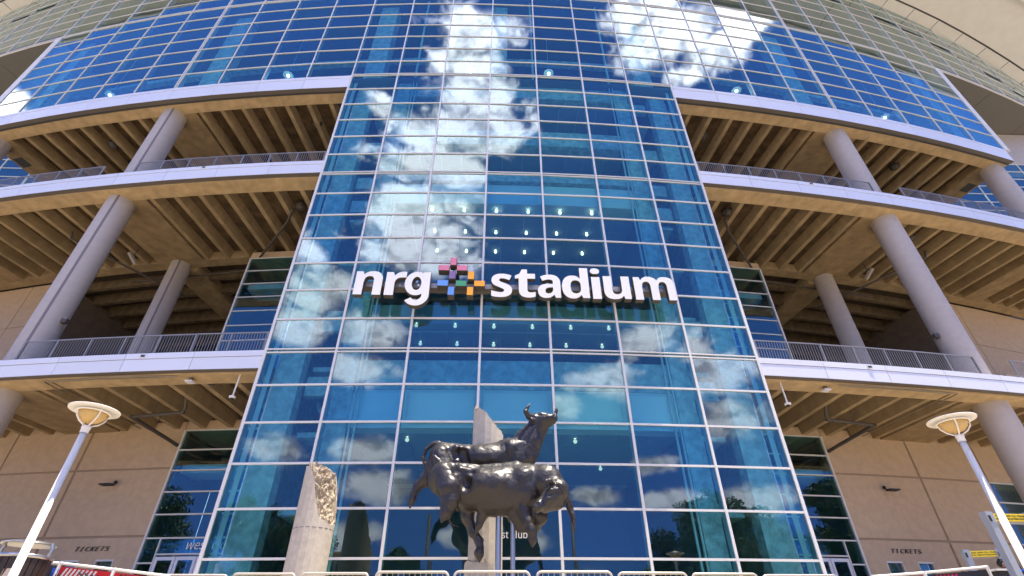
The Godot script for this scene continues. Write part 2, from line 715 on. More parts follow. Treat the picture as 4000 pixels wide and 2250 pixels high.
func make_roof() -> void:
	var t := thing("stadium_roof", "cream underside of the roof overhang above the glass at both top corners", "roof")
	for seg in [["inner_soffit", "roof_soffit", -0.3, 0.9, 0.0], ["gutter_groove", "groove", 0.9, 1.05, 0.10], ["outer_soffit", "roof_soffit", 1.05, 4.1, 0.02], ["roof_edge", "white_metal", 4.1, 4.3, -0.35]]:
		var st := new_st()
		var b := -17.0
		while b < 25.0:
			var p := []
			for q in [b, b + 1.0]:
				for y in [0.0, 1.2]:
					for d in [seg[2], seg[3]]:
						var dd: float = d if d < 2.0 else d + clampf((absf(q - 3.5) - 9.0) * 0.13, 0.0, 1.4)
						p.append(cyl(q, dd, top_y(q) + y + (seg[4] if y == 0.0 else 0.0) + d * 0.02))
			hexa(st, p)
			b += 1.0
		obj(seg[0], st, seg[1], t)
	for b in range(-16, 25):
		var st := new_st()
		cbox(st, b - 0.008, b + 0.008, top_y(b) - 0.006, top_y(b) + 0.1, 0.02, 0.88, 1)
		obj("soffit_seam", st, "groove", t)
	for k in range(-3, 6):
		var st := new_st()
		var b := k * 4.4 + 1.3
		var p := []
		for q in [b - 0.01, b + 0.01]:
			for y in [0.0, 0.2]:
				for d in [1.1, 4.05]:
					p.append(cyl(q, d, top_y(q) + y + 0.012 + d * 0.02))
		hexa(st, p)
		obj("soffit_seam", st, "groove", t)
	var st := new_st()
	var b := -17.0
	while b < 25.0:
		var p := []
		for q in [b, b + 1.0]:
			for y in [0.25, 0.6]:
				for d in [-30.0, -0.3]:
					p.append(cyl(q, d, top_y(q) + y))
		hexa(st, p)
		b += 1.0
	obj("roof_deck", st, "dark_inside", t)
	st = new_st()
	cbox(st, -17.0, 25.0, row_y(-7), row_y(-7) + 0.25, -8.0, -0.2)
	obj("inner_floor", st, "dark_floor", t)
	st = new_st()
	cbox(st, -17.0, 25.0, row_y(-7), 54.0, -8.3, -8.0)
	obj("inner_wall", st, "inner_grey", t)


# ---------------------------------------------------------------- behind the glass
func make_entrance_interior() -> void:
	var t := thing("entrance_hall_structure", "concrete floor beams, piers and white walls seen behind the entrance glass", "interior")
	for e in [[0.06, 0.95, "inner_concrete"], [3.12, 3.95, "inner_concrete"], [5.45, 5.95, "inner_concrete"], [6.2, 7.12, "inner_white"], [11.3, 11.93, "inner_mid"], [13.1, 13.95, "inner_concrete"]]:
		for b in range(1, 6):
			var st := new_st()
			cbox(st, b + 0.004, b + 0.996, row_y(e[1]), row_y(e[0]), -1.25, -0.62 + (0.0 if e[2] == "inner_concrete" else 0.05), 1)
			obj("floor_beam", st, e[2], t)
		for s in [[0.5, 1.0], [6.0, 6.5]]:
			var st := new_st()
			cbox(st, s[0], s[1], row_y(e[1]), row_y(e[1] - 0.55), -1.5, -1.2, 1)
			obj("shaft_beam", st, "inner_concrete", t)
	for b in range(1, 6):
		var st := new_st()
		cbox(st, b + 0.06, b + (0.94 if b != 5 else 0.62), row_y(14.88), row_y(14.08), -0.56, -0.54, 1)
		obj("roller_shade", st, "shade", t)
		st = new_st()
		cbox(st, b, b + 1, row_y(15.0), row_y(13.96), -1.25, -0.64, 1)
		obj("floor_beam", st, "inner_white", t)
	for e in [[0.10, 0.46], [6.54, 6.90]]:
		var st := new_st()
		cbox(st, e[0], e[1], 0, row_y(0), -1.3, -0.75, 1)
		obj("edge_pier", st, "inner_concrete", t)
	for e in [[0.03, 0.095], [6.905, 6.97]]:
		var st := new_st()
		cbox(st, e[0], e[1], 0, row_y(0), -0.42, -0.38, 1)
		obj("edge_panel", st, "inner_white", t)
	for e in [[1.0, 1.28], [5.74, 6.0]]:
		var st := new_st()
		cbox(st, e[0], e[1], 0, row_y(0), -0.60, -0.50, 1)
		obj("concrete_pier", st, "inner_concrete", t)
	for b in [1.33, 1.40, 5.63, 5.70]:
		var st := new_st()
		cbox(st, b - 0.012, b + 0.012, 0, row_y(0), -0.46, -0.38, 1)
		obj("steel_post", st, "white_metal", t)
	# stairs in the side shafts
	for s in [0, 1]:
		for k in 9:
			var y0 := row_y(17.0 - k * 1.9)
			var st := new_st()
			var p := []
			var ba: float = 0.55 if s == 0 else 6.45
			var bb: float = 0.98 if s == 0 else 6.02
			if k % 2:
				var sw := ba
				ba = bb
				bb = sw
			for e in [[ba, y0], [bb, y0 + 1.7]]:
				for y in [0.0, 0.32]:
					for d in [-4.0, -2.4]:
						p.append(cyl(e[0], d, e[1] + y))
			hexa(st, p)
			obj("stair_flight", st, "inner_concrete", t)
			st = new_st()
			cbox(st, 0.5 if s == 0 else 6.0, 1.0 if s == 0 else 6.5, y0 + 0.1, y0 + 0.3, -4.4, -1.5, 1)
			obj("stair_landing", st, "inner_concrete", t)
	var st := new_st()
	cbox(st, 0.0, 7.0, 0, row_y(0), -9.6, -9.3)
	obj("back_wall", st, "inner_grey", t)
	for b in [1.2, 5.8]:
		for e in [[0.95, 3.1], [3.95, 5.5], [7.12, 11.3], [11.93, 13.1], [14.98, 19.0]]:
			st = new_st()
			cbox(st, b - 0.03, b + 0.03, maxf(0.0, row_y(e[1])), row_y(e[0]), -9.3, -1.3, 1)
			obj("partition_wall", st, "inner_grey", t)
	for e in [0.0, 6.96]:
		st = new_st()
		cbox(st, e, e + 0.04, 0, row_y(0), -9.3, -1.15, 1)
		obj("side_wall", st, "inner_concrete", t)
	# floors
	for y in [row_y(0.06), row_y(3.12), row_y(6.0), row_y(11.3), row_y(13.1)]:
		st = new_st()
		cbox(st, 1.2, 5.8, y - 0.12, y, -9.3, -1.25)
		obj("floor", st, "dark_floor", t)
	# ceilings with downlights on a square grid
	var ceilings := [[0.95, "top", [], 0.0], [3.95, "fourth", [], 0.0], [7.15, "third", [0.0, -0.94, -2.61, -4.28], 1.68], [11.95, "second", [0.0, -0.54, -2.15], 1.66], [15.0, "first", [0.0, -1.64, -5.3], 1.66]]
	for c in ceilings:
		var y := row_y(c[0])
		var k := thing("hall_ceiling", "%s tiled ceiling from the ground seen behind the entrance glass" % {"top": "fifth", "fourth": "fourth", "third": "third", "second": "second", "first": "lowest"}[c[1]], "ceiling")
		st = new_st()
		cbox(st, 1.2, 5.8, y + 0.03, y + 0.08, -9.3, -1.26)
		obj("backing", st, "inner_white", k)
		for i in 11:
			for j in 6:
				st = new_st()
				var x0 := -6.66 + i * 1.21
				box(st, Vector3(x0 + 0.012, y, -2.5 - j * 1.21 + 0.012 - absf(x0) * absf(x0) * 0.003), Vector3(x0 + 1.198, y + 0.028, -1.3 - j * 1.21 - absf(x0) * absf(x0) * 0.003))
				obj("ceiling_tile", st, "tile", k)
		var rows: Array = c[2]
		for q in range(1, rows.size()):
			for i in 6:
				var x: float = -4.27 + i * 1.68
				if c[0] == 15.0 and i % 2 == (q % 2):
					continue
				downlight(k, Vector3(x, y - 0.004, rows[q]), c[0] > 7.2)
	for e in [[0.45, -1.0], [0.9, -1.2], [1.7, -1.1]]:
		pass


func downlight(parent: Node, at: Vector3, dim: bool) -> void:
	var st := new_st()
	lathe(st, at, [Vector2(0.09, 0.0), Vector2(0.09, -0.02), Vector2(0.06, -0.02), Vector2(0.06, 0.0)], 14)
	var trim := obj("downlight", st, "white_metal", parent)
	st = new_st()
	lathe(st, at, [Vector2(0.001, -0.03), Vector2(0.03, -0.03), Vector2(0.04, -0.004)], 14)
	obj("lamp_disc", st, "dim_bulb" if dim else "bulb", trim)
	var l := OmniLight3D.new()
	l.name = "lamp_light"
	l.light_energy = 0.003 if dim else 0.012
	l.light_color = Color(1.0, 0.94, 0.84)
	l.omni_range = 12.0
	l.omni_attenuation = 2.0
	l.light_size = 0.08
	l.shadow_enabled = true
	trim.add_child(l, true)
	l.position = at + Vector3(0, -0.14, 0)


func make_upper_interior() -> void:
	var t := thing("upper_concourse_structure", "dim floor, back wall and piers seen behind the upper blue glass", "interior")
	var st := new_st()
	cbox(st, -9.0, 16.0, row_y(0) - 0.25, row_y(0) - 0.1, -9.0, -0.15)
	obj("floor", st, "dark_floor", t)
	st = new_st()
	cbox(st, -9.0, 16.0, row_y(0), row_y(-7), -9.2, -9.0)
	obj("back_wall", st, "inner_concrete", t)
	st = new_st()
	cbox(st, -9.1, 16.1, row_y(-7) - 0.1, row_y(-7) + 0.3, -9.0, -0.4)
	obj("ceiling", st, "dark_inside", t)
	for e in [-9.12, 16.06]:
		st = new_st()
		cbox(st, e, e + 0.06, row_y(0), row_y(-7), -9.0, -0.2, 1)
		obj("end_wall", st, "inner_white", t)
	for b in [-8.44, -3.66, 0.3, 3.15, 6.55, 10.66, 15.44]:
		st = new_st()
		cbox(st, b - 0.22, b + 0.22, row_y(0), row_y(-7), -1.7, -0.9, 1)
		obj("pier", st, "inner_concrete", t)
	for b in [1.33, 5.67, 3.95]:
		st = new_st()
		cbox(st, b - 0.02, b + 0.02, row_y(0), row_y(-7), -0.6, -0.48, 1)
		obj("steel_post", st, "white_metal", t)
	for r in [-2.2, -4.4]:
		st = new_st()
		cbox(st, -9.0, 16.0, row_y(r), row_y(r) + 0.35, -3.4, -3.0)
		obj("inner_beam", st, "inner_concrete", t)
	# the lamps that show as bright discs just inside the glass
	var where := {"far left": -6.13, "left of the entrance, nearer one": -1.68, "above the entrance in the cloud reflection": 2.53, "above the entrance, right of the cloud": 4.33, "right of the entrance, nearer one": 8.84, "far right": 12.89}
	for w in where:
		var b: float = where[w]
		var at := cyl(b, -0.8, 30.6)
		var l := thing("globe_lamp", "lit globe lamp behind the lowest upper panes, " + w, "lamp", at, "globe lamps behind the upper glass")
		st = new_st()
		lathe(st, Vector3.ZERO, [Vector2(0.001, -0.10), Vector2(0.07, -0.07), Vector2(0.10, 0.0), Vector2(0.07, 0.07), Vector2(0.001, 0.10)], 16)
		obj("bulb", st, "bulb", l)
		st = new_st()
		lathe(st, Vector3.ZERO, [Vector2(0.34, 0.02), Vector2(0.20, 0.16), Vector2(0.06, 0.24), Vector2(0.06, 0.5), Vector2(0.02, 0.5)], 16)
		obj("reflector", st, "grey_plastic_dark", l)
		st = new_st()
		tube(st, [Vector3(0, 0.45, 0), Vector3(0, 4.4, 0)], 0.02, 6)
		obj("stem", st, "fin", l)
		var o := OmniLight3D.new()
		o.name = "lamp_light"
		o.light_energy = 0.1
		o.light_color = Color(1, 0.96, 0.88)
		o.omni_range = 20.0
		o.omni_attenuation = 2.0
		o.light_size = 0.1
		o.shadow_enabled = true
		l.add_child(o)


# ---------------------------------------------------------------- the open decks at each side
func mb(side: int, b: float) -> float:
	return b if side > 0 else 7.0 - b


func sbox(st: SurfaceTool, side: int, b0: float, b1: float, y0: float, y1: float, d0: float, d1: float, seg := 0) -> void:
	cbox(st, mb(side, b0), mb(side, b1), y0, y1, d0, d1, seg)


func make_wing(side: int) -> void:
	var word := "right" if side > 0 else "left"
	var levels := [
		{"n": "lowest", "top": 9.15, "bot": 8.33, "ring": 8.27, "end": 18.5},
		{"n": "middle", "top": 20.8, "bot": 19.86, "ring": 19.8, "end": 18.5},
		{"n": "highest", "top": 28.88, "bot": 27.66, "ring": 27.72, "end": 16.0}]
	for li in 3:
		var L: Dictionary = levels[li]
		# pale metal edge
		var t := thing("deck_fascia", "pale silver panelled edge of the %s concrete deck, %s of the entrance glass" % [L.n, word], "fascia", Vector3.ZERO, "deck edges")
		var b := 7.012
		var k := 0
		while b < L.end:
			var e := minf(b + 1.0, L.end)
			var mat: String = ["silver_panel", "silver_panel_b", "silver_panel_c", "silver_panel"][rng.randi() % 4]
			var st := new_st()
			sbox(st, side, b + 0.004, e - 0.004, L.bot + 0.02, L.top - 0.27, -0.18, 0.03, 1)
			obj("panel", st, mat, t)
			st = new_st()
			sbox(st, side, b + 0.004, e - 0.004, L.top - 0.245, L.top, -0.3, 0.045, 1)
			obj("cap_panel", st, mat, t)
			b += 1.0
			k += 1
		var st := new_st()
		sbox(st, side, 7.014, L.end - 0.01, L.bot + 0.03, L.top - 0.02, -0.4, 0.01)
		obj("backing", st, "groove", t)
		st = new_st()
		sbox(st, side, 7.01, L.end, L.bot, L.bot + 0.018, -0.24, 0.025)
		obj("lip", st, "lip", t)
		# concrete deck with ribs
		var s := thing("concrete_deck", "%s tan concrete deck with ribbed underside, %s of the entrance glass" % [L.n, word], "deck", Vector3.ZERO, "concrete decks")
		b = 7.02
		while b < L.end:
			st = new_st()
			var e := minf(b + 1.64, L.end)
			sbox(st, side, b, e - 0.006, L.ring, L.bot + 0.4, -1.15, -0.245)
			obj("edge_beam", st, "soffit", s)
			b += 1.64
			k += 1
		st = new_st()
		sbox(st, side, 7.0, L.end, L.ring + 0.62, L.top - 0.25, -7.4, -1.0)
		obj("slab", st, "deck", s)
		b = 7.52
		while b < L.end - 0.4:
			var near_col := absf(b - 11.15) < 0.62 or absf(b - 15.7) < 0.42
			if not near_col:
				st = new_st()
				var p := []
				for q in [[-0.045, -0.075], [0.045, 0.075]]:
					for y in [0, 1]:
						for d in [-6.6, -1.16]:
							p.append(cyl(mb(side, b + q[y]), d, L.ring + (0.02 if y == 0 else 0.63)))
				hexa(st, p)
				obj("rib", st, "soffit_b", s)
			b += 0.498
		for cb in [[10.62, 11.70], [15.4, 15.98]]:
			if cb[0] < L.end - 0.3:
				st = new_st()
				sbox(st, side, cb[0], cb[1], L.ring - 0.004, L.ring + 0.66, -6.7, -1.155, 1)
				obj("cross_beam", st, "soffit_c", s)
		if li < 2 or true:
			st = new_st()
			sbox(st, side, 7.0 if li == 2 else 9.4, L.end, L.ring + 0.01, L.ring + 0.66, -7.3, -6.6)
			obj("back_beam", st, "soffit_b", s)
		if li == 1:
			# ribs that run along the concourse further in
			for d in range(6):
				st = new_st()
				var dd := -8.6 - d * 1.45
				sbox(st, side, 7.0, 17.0, L.ring - 0.05 - d * 0.12, L.ring + 0.62, dd - 0.14, dd + 0.14)
				obj("inner_rib", st, "inner_rib", s)
			st = new_st()
			sbox(st, side, 7.0, 18.0, L.ring + 0.6, L.top - 0.25, -19.0, -7.4)
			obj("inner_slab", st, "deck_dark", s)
			st = new_st()
			sbox(st, side, 10.9, 11.5, L.ring - 0.3, L.ring + 0.5, -17.0, -7.31, 1)
			obj("cross_beam", st, "soffit_b", s)
		if li == 0:
			st = new_st()
			sbox(st, side, 7.0, 18.5, 8.90, 8.96, -19.0, -7.4)
			obj("inner_slab", st, "deck_dark", s)
		# railing
		if li < 2:
			var y0: float = L.top
			for seg in ([[7.06, 10.80, "between the entrance glass and the big column"], [11.50, 15.4, "beyond the big column"]]):
				railing(side, seg[0], seg[1], y0, "steel railing, %s deck, %s side, %s" % [L.n, word, seg[2]])
	# the back of the ground floor: glazed strip, then tan panels
	var w := thing("tan_panel_wall", "tan panelled ground floor wall with ticket windows, %s of the entrance" % word, "wall")
	var cols := [[9.36, 11.10], [11.15, 12.66], [12.7, 18.0]]
	var rows := [[0.0, 3.30], [3.40, 6.30], [6.40, 8.66]]
	for c in cols:
		for r in rows:
			var b0: float = c[0]
			var st := new_st()
			if c[0] > 12.5 and r[0] < 6.0:
				continue
			if r[0] == 0.0 and c[0] < 10.0:
				# ticket windows are openings here
				for q in [[9.36, 9.72, 0.0, 3.3], [9.72, 10.02, 0.0, 1.2], [9.72, 10.02, 2.40, 3.3], [10.02, 10.31, 0.0, 3.3], [10.31, 10.61, 0.0, 1.2], [10.31, 10.61, 2.40, 3.3], [10.61, 11.10, 0.0, 3.3]]:
					sbox(st, side, q[0], q[1], q[2], q[3], -6.5, -6.2, 1)
			else:
				sbox(st, side, b0, c[1], r[0], r[1], -6.5, -6.2)
			obj("panel", st, "tan_wall", w)
	var st2 := new_st()
	sbox(st2, side, 9.34, 12.7, 3.2, 8.66, -6.6, -6.235)
	obj("joint_backing", st2, "tan_joint", w)
	for q in [9.72, 10.31]:
		st2 = new_st()
		sbox(st2, side, q + 0.008, q + 0.29, 1.22, 2.38, -6.36, -6.34, 1)
		obj("ticket_window_pane", st2, "glass", w)
		st2 = new_st()
		sbox(st2, side, q, q + 0.3, 2.36, 2.43, -6.25, -6.17, 1)
		sbox(st2, side, q, q + 0.012, 1.2, 2.36, -6.25, -6.17, 1)
		sbox(st2, side, q + 0.288, q + 0.3, 1.2, 2.36, -6.25, -6.17, 1)
		obj("window_frame", st2, "white_metal", w)
		st2 = new_st()
		sbox(st2, side, q - 0.1, q + 0.4, 1.0, 2.6, -6.9, -6.8, 1)
		obj("booth_back", st2, "inner_concrete", w)
	# blue window past the column
	var bw := thing("blue_side_window", "dark blue side window beyond the tan wall, %s edge" % word, "window")
	for i in 3:
		for j in 6:
			st2 = new_st()
			sbox(st2, side, 12.72 + i * 0.9, 12.72 + i * 0.9 + 0.885, 0.35 + j, 1.32 + j, -6.32, -6.296, 1)
			obj("pane", st2, "glass", bw)
			st2 = new_st()
			sbox(st2, side, 12.70 + i * 0.9, 12.70 + i * 0.9 + 0.9, 1.32 + j, 1.39 + j, -6.33, -6.24, 1)
			obj("window_bar", st2, "white_metal", bw)
	st2 = new_st()
	sbox(st2, side, 12.6, 16, 0, 7, -9.5, -9.3)
	obj("room_back", st2, "dark_inside", bw)
	# glazed strips beside the entrance
	for lv in 2:
		var y0: float = 0.0 if lv == 0 else 8.95
		var y1: float = 8.2 if lv == 0 else 19.3
		var g := thing("side_glass_strip", "dark glass strip beside the entrance tower, %s floor, %s side" % ["ground" if lv == 0 else "upper", word], "glass wall", Vector3.ZERO, "glass strips beside the entrance")
		var y := y1
		var n := 0
		while y > y0 + 0.2:
			var yl := maxf(y - 0.99, y0)
			if lv == 0 and n == 6:
				break
			for c in ([[7.05, 8.16], [8.18, 9.31]] if lv == 1 else [[7.05, 9.31]]):
				st2 = new_st()
				sbox(st2, side, c[0], c[1], yl + 0.03, y - 0.03, -6.224, -6.2, 1)
				obj("pane", st2, "glass", g)
			st2 = new_st()
			sbox(st2, side, 7.04, 9.33, y - 0.03, y + 0.03, -6.26, -6.15, 1)
			obj("transom", st2, "white_metal", g)
			y -= 0.99
			n += 1
		st2 = new_st()
		sbox(st2, side, 9.31, 9.345, y0, y1, -6.28, -6.12, 1)
		obj("edge_frame", st2, "white_metal", g)
		st2 = new_st()
		sbox(st2, side, 7.0, 9.34, y0, y1, -9.9, -9.7)
		obj("inner_back_wall", st2, "dark_inside", g)
		st2 = new_st()
		sbox(st2, side, 7.0, 9.34, y1 - 1.9, y1 - 1.5, -8.2, -6.9)
		obj("inner_beam", st2, "inner_white", g)
		st2 = new_st()
		sbox(st2, side, 9.345, 9.40, y0, y1, -9.7, -6.5, 1)
		obj("inner_side_wall", st2, "dark_inside", g)
		st2 = new_st()
		sbox(st2, side, 7.0, 9.345, y1 + 0.03, y1 + 0.5, -9.7, -6.2)
		obj("head_wall", st2, "tan_wall", g)
		if lv == 0:
			for d in [[9.07, 9.31, 0.0, 2.23], [9.07, 9.31, 2.29, 3.2], [7.05, 9.05, 2.62, 3.2]]:
				st2 = new_st()
				sbox(st2, side, d[0], d[1], d[2], d[3], -6.224, -6.2, 1)
				obj("pane", st2, "glass", g)
			st2 = new_st()
			sbox(st2, side, 9.05, 9.07, 0, 3.23, -6.27, -6.14, 1)
			sbox(st2, side, 9.07, 9.31, 2.23, 2.29, -6.26, -6.15, 1)
			sbox(st2, side, 7.05, 9.05, 2.56, 2.62, -6.26, -6.10, 1)
			obj("door_frame", st2, "white_metal", g)
			for dd in [[8.38, 8.71], [8.72, 9.05], [7.72, 8.04], [8.05, 8.37]]:
				st2 = new_st()
				sbox(st2, side, dd[0], dd[0] + 0.045, 0.02, 2.5, -6.25, -6.18, 1)
				sbox(st2, side, dd[1] - 0.045, dd[1], 0.02, 2.5, -6.25, -6.18, 1)
				sbox(st2, side, dd[0] + 0.045, dd[1] - 0.045, 2.36, 2.5, -6.25, -6.18, 1)
				sbox(st2, side, dd[0] + 0.045, dd[1] - 0.045, 0.02, 0.28, -6.25, -6.18, 1)
				var door := obj("door", st2, "silver_panel", g)
				st2 = new_st()
				sbox(st2, side, dd[0] + 0.045, dd[1] - 0.045, 0.28, 2.36, -6.23, -6.206, 1)
				obj("door_pane", st2, "glass", door)
	# walls at the back and at the end of the open middle concourse
	var cw := thing("concourse_wall", "dark tan wall closing the open middle deck, %s side" % word, "wall")
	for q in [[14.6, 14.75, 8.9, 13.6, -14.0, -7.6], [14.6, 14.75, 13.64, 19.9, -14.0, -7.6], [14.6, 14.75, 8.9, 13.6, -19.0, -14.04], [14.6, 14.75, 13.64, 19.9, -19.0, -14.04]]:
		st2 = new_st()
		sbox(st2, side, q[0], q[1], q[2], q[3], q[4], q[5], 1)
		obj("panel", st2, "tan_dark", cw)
	for q in [[14.76, 15.5, 8.9, 16.5], [14.76, 15.5, 16.54, 19.9], [15.52, 18.5, 8.9, 16.5], [15.52, 18.5, 16.54, 19.9]]:
		st2 = new_st()
		sbox(st2, side, q[0], q[1], q[2], q[3], -7.8, -7.55)
		obj("panel", st2, "tan_wall", cw)
	st2 = new_st()
	sbox(st2, side, 7.0, 14.6, 8.7, 19.9, -19.2, -19.0)
	obj("back_wall", st2, "dark_inside", cw)
	st2 = new_st()
	sbox(st2, side, 12.3, 18.0, 8.95, 10.55, -2.4, -2.0)
	obj("parapet", st2, "tan_wall", cw)
	st2 = new_st()
	sbox(st2, side, 7.0, 15.7, 28.4, 28.9, -7.5, -6.7)
	obj("upper_beam", st2, "soffit_b", cw)
	# back of the highest deck gap
	st2 = new_st()
	sbox(st2, side, 7.0, 15.7, 20.0, 28.0, -19.4, -19.2)
	obj("upper_back_wall", st2, "dark_inside", cw)


func railing(side: int, b0: float, b1: float, y: float, label: String) -> void:
	var t := thing("railing", label, "railing", Vector3.ZERO, "deck railings")
	var h := 0.98
	var st := new_st()
	sbox(st, side, b0, b1, y + h - 0.045, y + h, -0.17, -0.12)
	obj("top_rail", st, "rail", t)
	st = new_st()
	sbox(st, side, b0, b1, y + 0.08, y + 0.11, -0.16, -0.13)
	obj("bottom_rail", st, "rail", t)
	var n := int(round((b1 - b0) / 0.5))
	for i in n + 1:
		var b := lerpf(b0 + 0.01, b1 - 0.01, float(i) / n)
		st = new_st()
		sbox(st, side, b - 0.009, b + 0.009, y - 0.02, y + h - 0.045, -0.18, -0.11, 1)
		obj("post", st, "rail", t)
	st = new_st()
	var b := b0 + 0.04
	while b < b1:
		sbox(st, side, b - 0.0034, b + 0.0034, y + 0.11, y + h - 0.045, -0.153, -0.137, 1)
		b += 0.042
	obj("balusters", st, "rail", t).set_meta("kind", "stuff")


func make_columns() -> void:
	var spots := [[11.14, -1.25, 0.0, 27.72, "big round grey column on the right, standing through both open decks"], [-4.14, -1.25, 0.0, 27.72, "big round grey column on the left, with a dark vertical seam"],
		[15.75, -1.15, 0.0, 27.72, "big round grey column at the right picture edge, under the end of the highest deck"], [-8.75, -1.15, 0.0, 27.72, "big round grey column left of the seamed one, under the end of the highest deck"],
		[11.24, -6.95, 8.9, 19.8, "inner round grey column set back on the right middle deck"], [-4.24, -6.95, 8.9, 19.8, "inner round grey column set back on the left middle deck"]]
	for s in spots:
		var t := thing("round_column", s[4], "column", cyl(s[0], s[1], 0), "round columns")
		t.rotation.y = bay_angle(s[0])
		var rad := 0.68 if s[1] > -2.0 else 0.60
		var st := new_st()
		lathe(st, Vector3.ZERO, [Vector2(rad, s[2]), Vector2(rad, s[3])], 48)
		obj("shaft", st, "column", t)
		st = new_st()
		var a := deg_to_rad(62.0)
		var p := []
		for da in [-0.085, 0.085]:
			for y in [s[2], s[3] - 0.003]:
				for r in [rad - 0.02, rad + 0.004]:
					p.append(Vector3(cos(a + da) * r, y, sin(a + da) * r))
		hexa(st, p)
		if s[0] < 3.5:
			obj("seam", st, "seam", t)


func make_end_walls() -> void:
	for side in [1, -1]:
		var word := "right" if side > 0 else "left"
		var t := thing("far_glass_wall", "flat blue glass wall with grey panels above, beyond the %s end of the decks" % word, "glass wall")
		var z := -11.0
		for i in 12:
			var x0 := 35.9 + i * 2.6
			for j in 27:
				var y0 := 8.4 + j * 0.99
				var st := new_st()
				box(st, Vector3(side * (x0 + 1.275) - 1.275, y0 + 0.03, z - 0.024), Vector3(side * (x0 + 1.275) + 1.275, y0 + 0.96, z))
				if i < 11 and j > 11:
					obj("pane", st, "glass", t)
			var st2 := new_st()
			box(st2, Vector3(side * x0 - 0.04, 20, z - 0.06), Vector3(side * x0 + 0.04, 35.2, z + 0.05))
			obj("mullion", st2, "white_metal", t)
			st2 = new_st()
			box(st2, Vector3(side * (x0 + 1.295) - 1.295, 35.2, z - 0.1), Vector3(side * (x0 + 1.295) + 1.295, 39.4, z + 0.06))
			obj("panel", st2, "column", t)
		for j in range(12, 28):
			var st3 := new_st()
			box(st3, Vector3(side * 51.5 - 15.6, 8.37 + j * 0.99, z - 0.05), Vector3(side * 51.5 + 15.6, 8.43 + j * 0.99, z + 0.04))
			obj("transom", st3, "white_metal", t)
		var st4 := new_st()
		box(st4, Vector3(side * 51.5 - 16.5, 19, z - 5.0), Vector3(side * 51.5 + 15.5, 39, z - 4.8))
		obj("inner_wall", st4, "dark_inside", t)
		var lw := thing("far_tan_wall", "tan wall of the stadium far beyond the %s end of the decks" % word, "wall")
		var sl := new_st()
		box(sl, Vector3(side * 62.0 - 24.0, 0, -17.0), Vector3(side * 62.0 + 24.0, 20.2, -16.0))
		obj("face", sl, "tan_wall", lw)
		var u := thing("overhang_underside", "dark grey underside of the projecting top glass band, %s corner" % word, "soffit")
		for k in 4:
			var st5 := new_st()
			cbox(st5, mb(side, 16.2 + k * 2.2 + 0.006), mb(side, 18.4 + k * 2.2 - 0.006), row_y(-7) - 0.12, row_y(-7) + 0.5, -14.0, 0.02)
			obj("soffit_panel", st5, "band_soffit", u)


# ---------------------------------------------------------------- sign
func sign_pt(x: float, y: float) -> Vector2:
	# measured with the sign 1.2 m out; it stands about 0.8 m out
	return Vector2(-0.885 + (x + 0.885) * 1.023, -1.05 + (y - 0.55 + 1.05) * 1.023)


